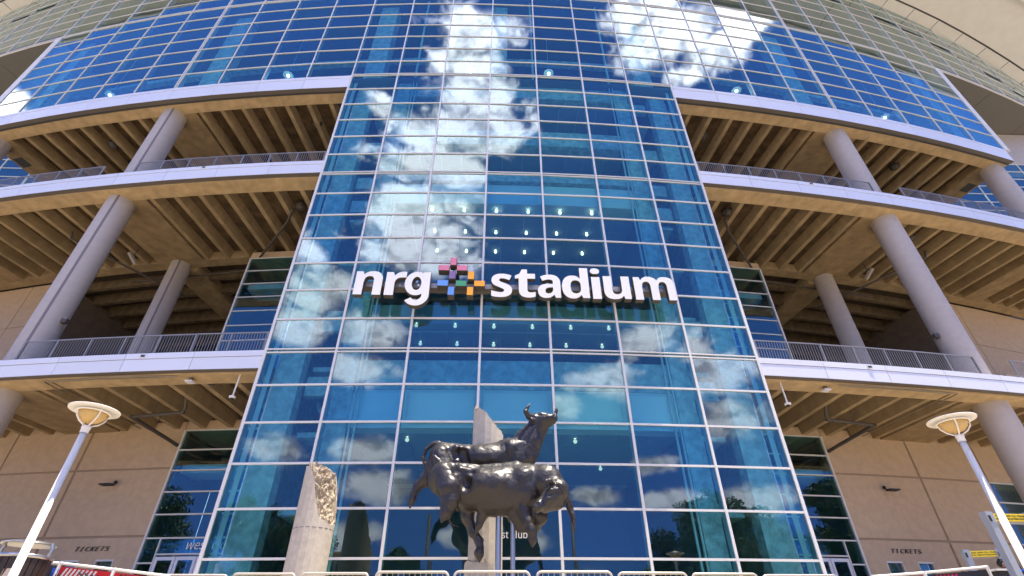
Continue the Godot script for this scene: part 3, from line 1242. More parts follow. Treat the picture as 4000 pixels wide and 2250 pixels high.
func make_sign() -> void:
	var t := thing("building_name_sign", "large white building name letters with a cross of coloured blocks on the entrance glass", "sign")
	var letters := [["n", -6.72, -5.60, 1.0], ["r", -5.46, -4.62, 1.0], ["g", -4.66, -3.62, 1.0], ["s", -1.05, -0.18, 1.0], ["t", -0.06, 0.80, 1.0], ["a", 0.90, 1.86, 1.0], ["d", 1.93, 3.07, 1.0], ["i", 3.18, 3.58, 1.0], ["u", 3.70, 4.82, 1.0], ["m", 5.0, 6.74, 1.0]]
	var size := 2.02
	for e in letters:
		if e[0] == "g":
			letter_g(t, sign_pt(e[1], 12.0).x, sign_pt(e[2], 12.0).x, sign_pt(0, 11.53).y)
			continue
		var tm := text_mesh(e[0], size, 0.26)
		tm.horizontal_alignment = HORIZONTAL_ALIGNMENT_LEFT
		tm.vertical_alignment = VERTICAL_ALIGNMENT_TOP
		var am := ArrayMesh.new()
		var ar := tm.get_mesh_arrays()
		am.add_surface_from_arrays(Mesh.PRIMITIVE_TRIANGLES, ar)
		var bb := am.get_aabb()
		var p0 := sign_pt(e[1], 12.0)
		var p1 := sign_pt(e[2], 12.0)
		var sx := (p1.x - p0.x) / bb.size.x
		# base line: letters without a tail stand on it
		var base := sign_pt(0, 11.53).y
		var nh: float = {"n": 1.24, "r": 1.24, "s": 1.24, "a": 1.24, "u": 1.22, "m": 1.24, "t": 1.50, "d": 1.64, "i": 1.64, "g": 1.72}[e[0]]
		var low: float = {"g": -0.50}.get(e[0], -0.01)
		if e[0] == "g":
			nh = 1.74
		var sy := nh / bb.size.y
		var o := MeshInstance3D.new()
		o.mesh = two_tone(ar)
		place(o, "letter", t)
		o.set_meta("label", "white letter " + e[0])
		o.scale = Vector3(sx, sy, 1)
		o.position = Vector3(p0.x - bb.position.x * sx, base + low - bb.position.y * sy, 0.66)
	# coloured blocks
	var blocks := [["pink", -2.71, 13.36, 0], ["pink", -3.09, 13.0, 1], ["pink", -2.32, 13.01, 1], ["purple", -2.71, 12.63, 0], ["orange", -1.92, 12.62, 0], ["orange", -1.55, 12.2, 1], ["green", -2.32, 12.19, 1], ["blue", -3.09, 12.19, 1], ["blue", -2.72, 11.79, 0], ["orange", -1.93, 11.8, 0]]
	for b in blocks:
		var c := sign_pt(b[1], b[2])
		var hw := 0.235 if b[3] else 0.14
		var hh := 0.15 if b[3] else 0.215
		var st := new_st()
		box(st, Vector3(c.x - hw, c.y - hh, 0.42), Vector3(c.x + hw, c.y + hh, 0.775))
		var o := obj("logo_block", st, "letter_side", t)
		o.set_meta("label", b[0] + " block of the coloured cross")
		st = new_st()
		box(st, Vector3(c.x - hw + 0.012, c.y - hh + 0.012, 0.776), Vector3(c.x + hw - 0.012, c.y + hh - 0.012, 0.79))
		obj("coloured_face", st, b[0], o)
	var st2 := new_st()
	box(st2, Vector3(-6.85, 11.84, 0.12), Vector3(6.75, 12.12, 0.5))
	obj("support_beam", st2, "lip", t)
	st2 = new_st()
	box(st2, Vector3(-6.84, 11.86, 0.502), Vector3(6.74, 12.10, 0.51))
	obj("beam_face", st2, "rail", t)
	for x in [-2.74, -1.95]:
		st2 = new_st()
		box(st2, Vector3(x - 0.05, 11.6, 0.36), Vector3(x + 0.05, 13.2, 0.43))
		obj("block_bracket", st2, "steel", t)
	for x in [-6.4, -5.0, -4.2, -0.6, 0.4, 1.4, 2.4, 3.3, 4.3, 5.6, 6.4]:
		st2 = new_st()
		box(st2, Vector3(x - 0.04, 11.9, 0.5), Vector3(x + 0.04, 12.0, 0.56))
		obj("letter_bracket", st2, "steel", t)


# a round one-storey g: a ring, and a stem that ends in a hook
func letter_g(t: Node3D, x0: float, x1: float, base: float) -> void:
	var bar := 0.30
	var outer := Vector2((x1 - x0) / 2.0 - 0.03, 0.62)
	var c := Vector2(x0 + outer.x, base + 0.62)
	var front := SurfaceTool.new()
	front.begin(Mesh.PRIMITIVE_TRIANGLES)
	front.set_smooth_group(-1)
	var sides := new_st()
	var loops := []
	var a := []
	var b := []
	for k in 37:
		var th := TAU * k / 36.0
		a.append(c + Vector2(cos(th) * outer.x, sin(th) * outer.y))
		b.append(c + Vector2(cos(th) * (outer.x - bar), sin(th) * (outer.y - bar * 0.9)))
	loops.append([a, b, 0.53, 0.79])
	a = [Vector2(x1, base + 1.22)]
	b = [Vector2(x1 - bar, base + 1.22)]
	var hc := Vector2(x0 + outer.x + 0.03, base + 0.02)
	for k in 13:
		var th := -deg_to_rad(lerpf(0.0, 148.0, k / 12.0))
		var ro := Vector2(x1 - hc.x, 0.54)
		a.append(hc + Vector2(cos(th) * ro.x, sin(th) * ro.y))
		b.append(hc + Vector2(cos(th) * (ro.x - bar), sin(th) * (ro.y - bar * 0.95)))
	loops.append([a, b, 0.5315, 0.7915])
	for l in loops:
		var p: Array = l[0]
		var q: Array = l[1]
		for i in p.size() - 1:
			var f := [p[i], p[i + 1], q[i + 1], q[i]]
			var w := []
			for z in [l[2], l[3]]:
				for v in f:
					w.append(Vector3(v.x, v.y, z))
			face(front, w[4], w[5], w[6], w[7], Vector3.BACK)
			face(sides, w[0], w[1], w[2], w[3], Vector3.FORWARD)
			var m := (w[4] + w[5] + w[6] + w[7]) as Vector3 / 4.0
			face(sides, w[0], w[1], w[5], w[4], w[4] + w[5] - m * 2.0)
			face(sides, w[2], w[3], w[7], w[6], w[6] + w[7] - m * 2.0)
		for e in [0, p.size() - 1]:
			if p.size() < 30:
				var w2 := [Vector3(p[e].x, p[e].y, l[2]), Vector3(q[e].x, q[e].y, l[2]), Vector3(q[e].x, q[e].y, l[3]), Vector3(p[e].x, p[e].y, l[3])]
				face(sides, w2[0], w2[1], w2[2], w2[3], Vector3.UP if e == 0 else Vector3(-1, 0.3, 0))
	front.generate_normals()
	sides.generate_normals()
	var am := front.commit()
	sides.commit(am)
	am.surface_set_material(0, M["letter_white"])
	am.surface_set_material(1, M["letter_side"])
	var o := MeshInstance3D.new()
	o.mesh = am
	place(o, "letter", t)
	o.set_meta("label", "white letter g")


# faces towards the viewer in white, the returns dark
func two_tone(ar: Array) -> ArrayMesh:
	var v: PackedVector3Array = ar[Mesh.ARRAY_VERTEX]
	var n: PackedVector3Array = ar[Mesh.ARRAY_NORMAL]
	var idx: PackedInt32Array = ar[Mesh.ARRAY_INDEX]
	var out := ArrayMesh.new()
	for pass_ in 2:
		var st := SurfaceTool.new()
		st.begin(Mesh.PRIMITIVE_TRIANGLES)
		for i in range(0, idx.size(), 3):
			var front := n[idx[i]].z > 0.7
			if front == (pass_ == 0):
				for k in 3:
					st.set_normal(n[idx[i + k]])
					st.add_vertex(v[idx[i + k]])
		st.commit(out)
	out.surface_set_material(0, M["letter_white"])
	out.surface_set_material(1, M["letter_side"])
	return out


func flat_text(called: String, s: String, size: float, depth: float, at: Vector3, turn: float, mat: String, parent: Node, weight := 700, shear := 0.0, stretch := 1.0) -> MeshInstance3D:
	var tm := text_mesh(s, size, depth, weight)
	var am := ArrayMesh.new()
	var ar := tm.get_mesh_arrays()
	var v: PackedVector3Array = ar[Mesh.ARRAY_VERTEX]
	for i in v.size():
		v[i] = Vector3((v[i].x + v[i].y * shear) * stretch, v[i].y, v[i].z)
	ar[Mesh.ARRAY_VERTEX] = v
	am.add_surface_from_arrays(Mesh.PRIMITIVE_TRIANGLES, ar)
	return obj(called, am, mat, parent, at, turn)


func make_wall_details() -> void:
	for side in [1, -1]:
		var word := "right" if side > 0 else "left"
		var b := mb(side, 10.17)
		var t := thing("ticket_lettering", "dark metal TICKETS lettering above the ticket windows, %s wall" % word, "lettering", cyl(b, -6.16, 2.86), "ticket lettering")
		t.rotation.y = bay_angle(b)
		var word_letters := "TICKETS"
		for i in 7:
			flat_text("letter", word_letters[i], 0.25, 0.03, Vector3(-0.70 + i * 0.235 + (0.03 if i > 1 else 0.0), 0, 0), 0, "dark_metal_letter", t, 400, 0.25, 1.5)
		for k in 2:
			var wb := mb(side, 9.87 if k == 0 else 10.46)
			var st := new_st()
			var c := thing("closed_notice", "dark CLOSED notice behind the %s ticket window of the %s wall" % ["first" if (k == 0) else "second", word], "sign", cyl(wb, -6.325, 2.0))
			c.rotation.y = bay_angle(wb)
			flat_text("letters", "CLOSED", 0.15, 0.006, Vector3(0.03, 0, 0), 0, "black", c, 700)
		# outdoor wall lamp
		var lb := mb(side, 10.25)
		var l := thing("wall_lamp", "small black wall lamp on the %s tan wall" % word, "lamp", cyl(lb, -6.2, 5.6), "black wall lamps")
		l.rotation.y = bay_angle(lb)
		var st2 := new_st()
		lathe(st2, Vector3(0, 0.13, 0.05), [Vector2(0.001, -0.09), Vector2(0.07, -0.06), Vector2(0.08, 0.0), Vector2(0.06, 0.08), Vector2(0.001, 0.1)], 14)
		obj("bracket", st2, "black", l)
		st2 = new_st()
		tube(st2, [Vector3(0, 0.1, 0.08), Vector3(-side * 0.05, 0.0, 0.25), Vector3(-side * 0.1, -0.03, 0.42)], 0.025, 8)
		obj("arm", st2, "black", l)
		st2 = new_st()
		box(st2, Vector3(-0.28 + side * 0.08, -0.09, 0.25), Vector3(0.28 + side * 0.08, -0.03, 0.58))
		obj("lamp_head", st2, "black", l)
	# words on the glass
	var g := thing("glass_lettering", "white club name lettering on the entrance glass behind the bulls", "lettering", Vector3(-0.27, 2.2, 0.03))
	flat_text("letters", "west club", 0.30, 0.004, Vector3.ZERO, 0, "letter_white", g, 400)
	var g2 := thing("glass_lettering", "white lettering over the left side doors, cut off by the entrance tower", "lettering", cyl(-1.45, -6.17, 2.95))
	g2.rotation.y = bay_angle(-1.45)
	flat_text("letters", "west club", 0.50, 0.004, Vector3(0.62, 0, 0), 0, "letter_white", g2, 400, 0.15)


# ---------------------------------------------------------------- things under the decks
func make_ceiling_fixtures() -> void:
	var spots := [["left", -1.05, -2.8, 28.2, "under the highest left deck, nearest the entrance"], ["left", -4.05, -1.9, 28.2, "under the highest left deck, right behind the column"], ["left", -6.2, -2.9, 28.2, "under the highest left deck, far end"],
		["right", 8.1, -2.8, 28.2, "under the highest right deck, nearest the entrance"], ["right", 11.35, -2.4, 28.2, "under the highest right deck, behind the column"], ["right", 13.4, -2.8, 28.2, "under the highest right deck, far end"],
		["left", -0.75, -2.6, 20.3, "under the middle left deck, nearest the entrance"], ["left", -5.0, -2.6, 20.3, "under the middle left deck, left of the column"],
		["right", 7.9, -2.2, 20.3, "under the middle right deck, nearest the entrance"], ["right", 12.2, -2.4, 20.3, "under the middle right deck, right of the column"],
		["left", -0.95, -1.2, 8.75, "under the lowest left deck"], ["right", 8.55, -1.2, 8.75, "under the lowest right deck"]]
	var proto: Node3D = null
	for s in spots:
		var label: String = "dark box floodlight hanging " + s[4]
		var at := cyl(s[1], s[2], s[3])
		if proto == null:
			proto = thing("deck_floodlight", label, "floodlight", at, "floodlights under the decks")
			var st := new_st()
			lathe(st, Vector3.ZERO, [Vector2(0.001, -0.42), Vector2(0.24, -0.42), Vector2(0.34, -0.30), Vector2(0.34, -0.10), Vector2(0.2, 0.0), Vector2(0.001, 0.0)], 6, false)
			obj("housing", st, "dark_box", proto)
			st = new_st()
			lathe(st, Vector3.ZERO, [Vector2(0.001, -0.43), Vector2(0.2, -0.43), Vector2(0.2, -0.42)], 12)
			obj("lens", st, "pipe", proto)
			st = new_st()
			box(st, Vector3(-0.05, 0.0, -0.05), Vector3(0.05, 0.12, 0.05))
			obj("mount", st, "dark_box", proto)
		else:
			copy_of(proto, "deck_floodlight", label, at)
	for side in [1, -1]:
		var word := "right" if side > 0 else "left"
		# drain pipe under the lowest deck
		var p := thing("drain_pipe", "dark bent drain pipe hanging under the lowest deck, %s side" % word, "pipe")
		var st := new_st()
		tube(st, [cyl(mb(side, 8.6), -2.6, 8.6), cyl(mb(side, 8.6), -2.9, 7.95), cyl(mb(side, 8.68), -3.1, 7.85)], 0.07, 10)
		obj("drop_pipe", st, "pipe", p)
		st = new_st()
		tube(st, [cyl(mb(side, 8.65), -3.1, 7.86), cyl(mb(side, 9.55), -3.3, 7.8)], 0.08, 10)
		obj("cross_pipe", st, "pipe", p)
		st = new_st()
		tube(st, [cyl(mb(side, 9.55), -3.2, 7.8), cyl(mb(side, 9.40), -5.6, 7.5), cyl(mb(side, 9.40), -6.3, 7.45)], 0.085, 10)
		obj("wall_pipe", st, "pipe", p)
		st = new_st()
		tube(st, [cyl(mb(side, 9.2), -3.25, 7.9), cyl(mb(side, 9.2), -3.25, 8.9)], 0.012, 6)
		tube(st, [cyl(mb(side, 9.45), -4.6, 7.7), cyl(mb(side, 9.45), -4.6, 8.9)], 0.012, 6)
		obj("hanger", st, "pipe", p)
		# pipe under the middle deck
		var q := thing("drain_pipe", "dark drain pipe running in from a floodlight under the middle deck, %s side" % word, "pipe")
		st = new_st()
		tube(st, [cyl(mb(side, 7.9), -2.6, 19.9), cyl(mb(side, 8.1), -3.4, 19.6), cyl(mb(side, 9.6), -7.4, 19.35)], 0.07, 10)
		obj("main_pipe", st, "pipe", q)
		st = new_st()
		tube(st, [cyl(mb(side, 9.55), -7.3, 19.3), cyl(mb(side, 12.6), -7.6, 19.3)], 0.055, 8)
		obj("long_pipe", st, "pipe", q)
		st = new_st()
		tube(st, [cyl(mb(side, 9.6), -7.4, 19.32), cyl(mb(side, 9.5), -10.4, 18.6)], 0.055, 8)
		obj("rear_pipe", st, "pipe", q)
		var q2 := thing("drain_pipe", "dark drain pipe under the outer half of the middle deck, %s side" % word, "pipe")
		st = new_st()
		tube(st, [cyl(mb(side, 12.9), -3.2, 20.0), cyl(mb(side, 12.9), -3.4, 19.6), cyl(mb(side, 11.5), -9.0, 18.8)], 0.07, 10)
		obj("main_pipe", st, "pipe", q2)
		# conduit under the lowest deck edge
		var c := thing("conduit", "thin conduit along the underside of the lowest deck edge, %s side" % word, "conduit")
		st = new_st()
		tube(st, [cyl(mb(side, 8.22), -0.3, 8.22), cyl(mb(side, 9.0), -0.12, 8.22), cyl(mb(side, 10.0), -0.3, 8.22), cyl(mb(side, 10.2), -0.3, 8.22), cyl(mb(side, 10.22), -1.4, 8.22)], 0.025, 6)
		tube(st, [cyl(mb(side, 8.4), -0.35, 8.22), cyl(mb(side, 9.4), -0.33, 8.22), cyl(mb(side, 10.1), -0.36, 8.22), cyl(mb(side, 10.1), -5.8, 8.22)], 0.025, 6)
		obj("run", st, "conduit", c)
		# white spot box under the deck edge
		var e := thing("white_fixture", "small white box light under the lowest deck edge, %s side" % word, "light")
		st = new_st()
		sbox(st, side, 8.02, 8.12, 8.06, 8.12, -0.7, -0.42, 1)
		obj("box", st, "silver_panel", e)
		st = new_st()
		sbox(st, side, 8.05, 8.09, 8.12, 8.27, -0.62, -0.5, 1)
		obj("bracket", st, "lip", e)
		# pole camera at the tower edge
		var pc := thing("pole_camera", "white dome camera on a thin drop pole beside the entrance, %s side" % word, "camera")
		var top := cyl(mb(side, 7.34), -0.4, 8.3)
		st = new_st()
		tube(st, [top, top + Vector3(side * 0.02, -0.95, 0.0)], 0.032, 10)
		obj("pole", st, "lamp_white", pc)
		st = new_st()
		lathe(st, top + Vector3(side * 0.02, -1.0, 0.0), [Vector2(0.001, 0.08), Vector2(0.06, 0.07), Vector2(0.13, 0.03), Vector2(0.13, -0.02), Vector2(0.10, -0.05), Vector2(0.001, -0.05)], 18)
		var dome := obj("dome_housing", st, "lamp_white", pc)
		st = new_st()
		lathe(st, top + Vector3(side * 0.02, -1.05, 0.0), [Vector2(0.085, 0.0), Vector2(0.07, -0.05), Vector2(0.001, -0.075)], 16)
		obj("dome", st, "black", dome)
		# camera hung under the middle deck
		var sc := thing("deck_camera", "long pale security camera under the middle deck behind the big column, %s side" % word, "camera", cyl(mb(side, 11.9), -5.2, 19.2))
		sc.rotation = Vector3(deg_to_rad(-25), bay_angle(mb(side, 11.6)), 0)
		st = new_st()
		box(st, Vector3(-0.09, -0.09, -0.4), Vector3(0.09, 0.09, 0.4))
		obj("body", st, "column", sc)
		st = new_st()
		tube(st, [Vector3(0, 0.08, 0), Vector3(0, 0.75, 0.3)], 0.02, 6)
		obj("arm", st, "pipe", sc)
		# floodlight on the big column
		var fl := thing("column_floodlight", "small floodlight clamped to the big %s column" % word, "floodlight", cyl(mb(side, 11.14 - 0.28), -1.3, 11.9))
		st = new_st()
		box(st, Vector3(-0.13, -0.1, -0.1), Vector3(0.13, 0.1, 0.12))
		obj("head", st, "pipe", fl)
		st = new_st()
		tube(st, [Vector3(0, 0.1, 0), Vector3(side * 0.12, 0.25, 0)], 0.02, 6)
		obj("arm", st, "steel", fl)
		# scupper outlets in the two lower fascias
		for y in [9.02, 20.68]:
			var bb := mb(side, 8.75 if y < 10 else 9.3)
			var sp := thing("drain_scupper", "small square drain outlet in the %s deck edge, %s side" % ["lowest" if y < 10 else "middle", word], "drain", cyl(bb, 0.05, y), "drain outlets in the deck edges")
			st = new_st()
			box(st, Vector3(-0.12, -0.07, 0), Vector3(0.12, 0.07, 0.02))
			obj("collar", st, "white_metal", sp)
			st = new_st()
			box(st, Vector3(-0.08, -0.045, 0.021), Vector3(0.08, 0.045, 0.028))
			obj("opening", st, "black", sp)
	# louvre patches in the end beams
	for side in [1, -1]:
		var lv := thing("soffit_grille", "dark grille in the end beam of the highest deck, %s side" % ("right" if side > 0 else "left"), "grille")
		var st := new_st()
		sbox(st, side, 15.65, 15.92, 27.70, 27.715, -3.3, -2.5, 1)
		obj("plate", st, "groove", lv)


# ---------------------------------------------------------------- bronze bulls
const NEAR := [
	["torso", [Vector4(-2.15, 2.84, 4.2, 0.458), Vector4(-1.47, 2.62, 4.2, 0.513), Vector4(-0.81, 2.54, 4.2, 0.631), Vector4(-0.05, 2.57, 4.2, 0.676)]],
	["haunch", [Vector4(-2.18, 2.97, 4.4, 0.285), Vector4(-1.97, 2.53, 4.52, 0.31)]],
	["haunch", [Vector4(-2.22, 3.0, 4.0, 0.29), Vector4(-1.88, 2.59, 3.9, 0.30)]],
	["shoulder", [Vector4(-0.02, 2.77, 4.48, 0.32), Vector4(0.08, 2.35, 4.46, 0.29)]],
	["neck", [Vector4(0.18, 2.82, 4.25, 0.424), Vector4(0.6, 2.74, 4.4, 0.424), Vector4(0.83, 2.46, 4.6, 0.329)]],
	["dewlap", [Vector4(-0.1, 1.92, 4.3, 0.30), Vector4(0.14, 1.75, 4.3, 0.216), Vector4(0.35, 1.87, 4.45, 0.238)]],
	["brisket", [Vector4(-0.12, 1.66, 4.25, 0.15), Vector4(0.27, 1.63, 4.3, 0.12)]],
	["head", [Vector4(0.87, 2.44, 4.75, 0.263), Vector4(0.59, 2.19, 4.95, 0.196), Vector4(0.28, 1.94, 5.1, 0.125)]],
	["jaw", [Vector4(0.82, 2.17, 4.7, 0.2), Vector4(0.45, 1.95, 4.95, 0.125)]],
	["brow", [Vector4(0.80, 2.38, 5.02, 0.06), Vector4(0.64, 2.33, 5.12, 0.06), Vector4(0.54, 2.25, 5.14, 0.035)]],
	["horn", [Vector4(0.70, 2.52, 4.95, 0.075), Vector4(0.62, 2.58, 5.12, 0.055), Vector4(0.50, 2.54, 5.22, 0.035), Vector4(0.44, 2.46, 5.24, 0.018)]],
	["muzzle", [Vector4(0.30, 1.98, 5.16, 0.085), Vector4(0.23, 1.93, 5.08, 0.085)]],
	["cut", [Vector4(0.62, 2.24, 5.17, 0.03), Vector4(0.59, 2.22, 5.16, 0.028)]],
	["cut", [Vector4(0.27, 1.99, 5.25, 0.02), Vector4(0.25, 1.97, 5.24, 0.02)]],
	["horn", [Vector4(1.08, 2.31, 4.6, 0.085), Vector4(1.16, 2.08, 4.55, 0.095), Vector4(1.22, 1.78, 4.6, 0.066), Vector4(1.225, 1.44, 4.7, 0.02)]],
	["ear", [Vector4(0.76, 2.54, 4.9, 0.07), Vector4(0.89, 2.46, 5.02, 0.085), Vector4(0.92, 2.28, 5.04, 0.04)]],
	["hind_leg", [Vector4(-1.96, 2.47, 4.5, 0.340), Vector4(-1.95, 2.17, 4.58, 0.228), Vector4(-2.05, 1.87, 4.63, 0.135), Vector4(-2.11, 1.69, 4.7, 0.048)]],
	["hind_leg", [Vector4(-1.5, 2.31, 4.0, 0.260), Vector4(-1.5, 1.93, 3.95, 0.166), Vector4(-1.32, 1.54, 4.0, 0.100), Vector4(-1.17, 1.34, 4.05, 0.100), Vector4(-1.13, 1.18, 4.1, 0.075), Vector4(-1.16, 1.03, 4.15, 0.112), Vector4(-1.14, 0.84, 4.2, 0.022)]],
	["sheath", [Vector4(-1.12, 1.9, 4.2, 0.147), Vector4(-1.19, 1.68, 4.2, 0.077), Vector4(-1.25, 1.51, 4.2, 0.03)]],
	["fore_leg", [Vector4(-0.05, 2.06, 4.46, 0.212), Vector4(0.06, 1.69, 4.58, 0.116), Vector4(0.15, 1.5, 4.62, 0.118), Vector4(0.17, 1.3, 4.6, 0.089), Vector4(0.16, 1.1, 4.6, 0.022)]],
	["fore_leg", [Vector4(-0.25, 1.95, 4.0, 0.196), Vector4(-0.1, 1.7, 3.95, 0.139)]],
	["tail", [Vector4(-2.24, 3.2, 4.2, 0.112), Vector4(-2.36, 3.33, 4.2, 0.077), Vector4(-2.46, 3.44, 4.2, 0.054), Vector4(-2.54, 3.49, 4.15, 0.04)]],
	["tail", [Vector4(-1.9, 2.17, 3.8, 0.034), Vector4(-2.01, 2.02, 3.75, 0.03), Vector4(-1.96, 1.85, 3.75, 0.028), Vector4(-1.86, 1.77, 3.75, 0.024), Vector4(-1.74, 1.75, 3.75, 0.02)]],
	["hip", [Vector4(-2.3, 3.14, 4.3, 0.10), Vector4(-1.85, 3.12, 4.42, 0.085)]],
	["spine", [Vector4(-1.86, 3.18, 4.2, 0.103), Vector4(-1.05, 3.13, 4.2, 0.103), Vector4(-0.2, 3.17, 4.2, 0.18)]],
	["rib_cage", [Vector4(-1.12, 2.66, 4.34, 0.44), Vector4(-0.72, 2.62, 4.34, 0.47)]],
	["cut", [Vector4(-1.70, 2.95, 4.62, 0.17), Vector4(-1.57, 2.66, 4.60, 0.16), Vector4(-1.60, 2.40, 4.72, 0.12)]],
	["cut", [Vector4(-1.84, 2.98, 4.62, 0.12), Vector4(-1.42, 2.95, 4.60, 0.11)]],
	["cut", [Vector4(-0.40, 3.02, 4.72, 0.05), Vector4(-0.36, 2.55, 4.86, 0.07), Vector4(-0.42, 2.15, 4.84, 0.06)]],
	["cut", [Vector4(0.33, 2.85, 4.86, 0.07), Vector4(0.34, 2.55, 4.92, 0.10), Vector4(0.26, 2.15, 4.86, 0.10)]],
	["cut", [Vector4(0.885, 2.44, 5.13, 0.055), Vector4(0.92, 2.34, 5.13, 0.03)]],
]
const FAR := [
	["torso", [Vector4(-2.35, 3.83, 3.0, 0.420), Vector4(-1.66, 3.74, 3.0, 0.424), Vector4(-1.07, 3.71, 3.0, 0.473), Vector4(-0.21, 3.82, 3.0, 0.546)]],
	["haunch", [Vector4(-2.4, 3.78, 3.2, 0.30), Vector4(-2.3, 3.44, 3.25, 0.32)]],
	["shoulder", [Vector4(-0.27, 3.97, 3.2, 0.34), Vector4(-0.15, 3.66, 3.2, 0.30)]],
	["neck", [Vector4(-0.01, 3.92, 3.0, 0.493), Vector4(0.25, 4.37, 3.0, 0.404), Vector4(0.48, 4.72, 3.05, 0.304)]],
	["throat", [Vector4(0.26, 3.87, 3.0, 0.24), Vector4(0.52, 4.36, 3.05, 0.15), Vector4(0.73, 4.65, 3.1, 0.12)]],
	["head", [Vector4(0.53, 4.94, 3.1, 0.254), Vector4(0.74, 4.97, 3.15, 0.194), Vector4(1.01, 4.99, 3.2, 0.121)]],
	["jaw", [Vector4(0.63, 4.8, 3.1, 0.19), Vector4(1.01, 4.89, 3.2, 0.085)]],
	["brow", [Vector4(0.62, 5.08, 3.28, 0.06), Vector4(0.78, 5.06, 3.30, 0.05)]],
	["nostril", [Vector4(1.03, 5.06, 3.25, 0.055), Vector4(1.08, 5.02, 3.2, 0.07)]],
	["horn", [Vector4(0.4, 4.99, 3.25, 0.11), Vector4(0.24, 4.99, 3.35, 0.098), Vector4(0.14, 5.12, 3.4, 0.074), Vector4(0.19, 5.25, 3.4, 0.051), Vector4(0.3, 5.4, 3.4, 0.02)]],
	["horn", [Vector4(0.90, 5.12, 2.95, 0.07), Vector4(1.12, 5.27, 2.85, 0.06), Vector4(1.17, 5.38, 2.85, 0.047), Vector4(1.17, 5.51, 2.85, 0.022)]],
	["ear", [Vector4(0.42, 4.88, 3.3, 0.06), Vector4(0.31, 4.87, 3.42, 0.045)]],
	["hind_leg", [Vector4(-2.57, 3.57, 2.95, 0.308), Vector4(-2.81, 3.18, 2.9, 0.200), Vector4(-3.03, 3.02, 2.9, 0.130), Vector4(-3.12, 2.79, 2.9, 0.097), Vector4(-3.15, 2.61, 2.9, 0.086), Vector4(-3.2, 2.39, 2.9, 0.025)]],
	["hind_leg", [Vector4(-2.3, 3.36, 3.1, 0.362), Vector4(-2.17, 2.9, 3.1, 0.229), Vector4(-1.97, 2.57, 3.1, 0.150), Vector4(-1.8, 2.3, 3.1, 0.054)]],
	["fore_leg", [Vector4(-0.22, 3.47, 3.2, 0.264), Vector4(-0.15, 2.89, 3.2, 0.165), Vector4(-0.34, 2.55, 3.2, 0.11), Vector4(-0.5, 2.3, 3.2, 0.05)]],
	["tail", [Vector4(-2.38, 4.14, 3.0, 0.114), Vector4(-2.53, 4.24, 3.0, 0.075), Vector4(-2.72, 4.21, 3.0, 0.06), Vector4(-2.89, 4.04, 3.0, 0.054), Vector4(-2.95, 3.79, 3.0, 0.051), Vector4(-2.87, 3.53, 3.0, 0.044)]],
	["spine", [Vector4(-2.37, 4.12, 3.0, 0.10), Vector4(-1.57, 4.05, 3.0, 0.09), Vector4(-0.88, 4.09, 3.0, 0.124), Vector4(-0.38, 4.22, 3.0, 0.2)]],
	["hip", [Vector4(-1.95, 4.0, 3.28, 0.092), Vector4(-1.8, 3.93, 3.33, 0.073)]],
	["rib_cage", [Vector4(-1.25, 3.76, 3.12, 0.36), Vector4(-0.85, 3.74, 3.12, 0.38)]],
	["cut", [Vector4(-1.76, 3.86, 3.36, 0.16), Vector4(-1.66, 3.55, 3.34, 0.16)]],
	["cut", [Vector4(-0.52, 4.12, 3.44, 0.05), Vector4(-0.48, 3.7, 3.56, 0.07)]],
	["cut", [Vector4(-0.02, 4.22, 3.50, 0.06), Vector4(0.12, 3.75, 3.50, 0.07)]],
	["cut", [Vector4(-2.12, 3.90, 3.44, 0.11), Vector4(-1.90, 3.76, 3.40, 0.13)]],
]


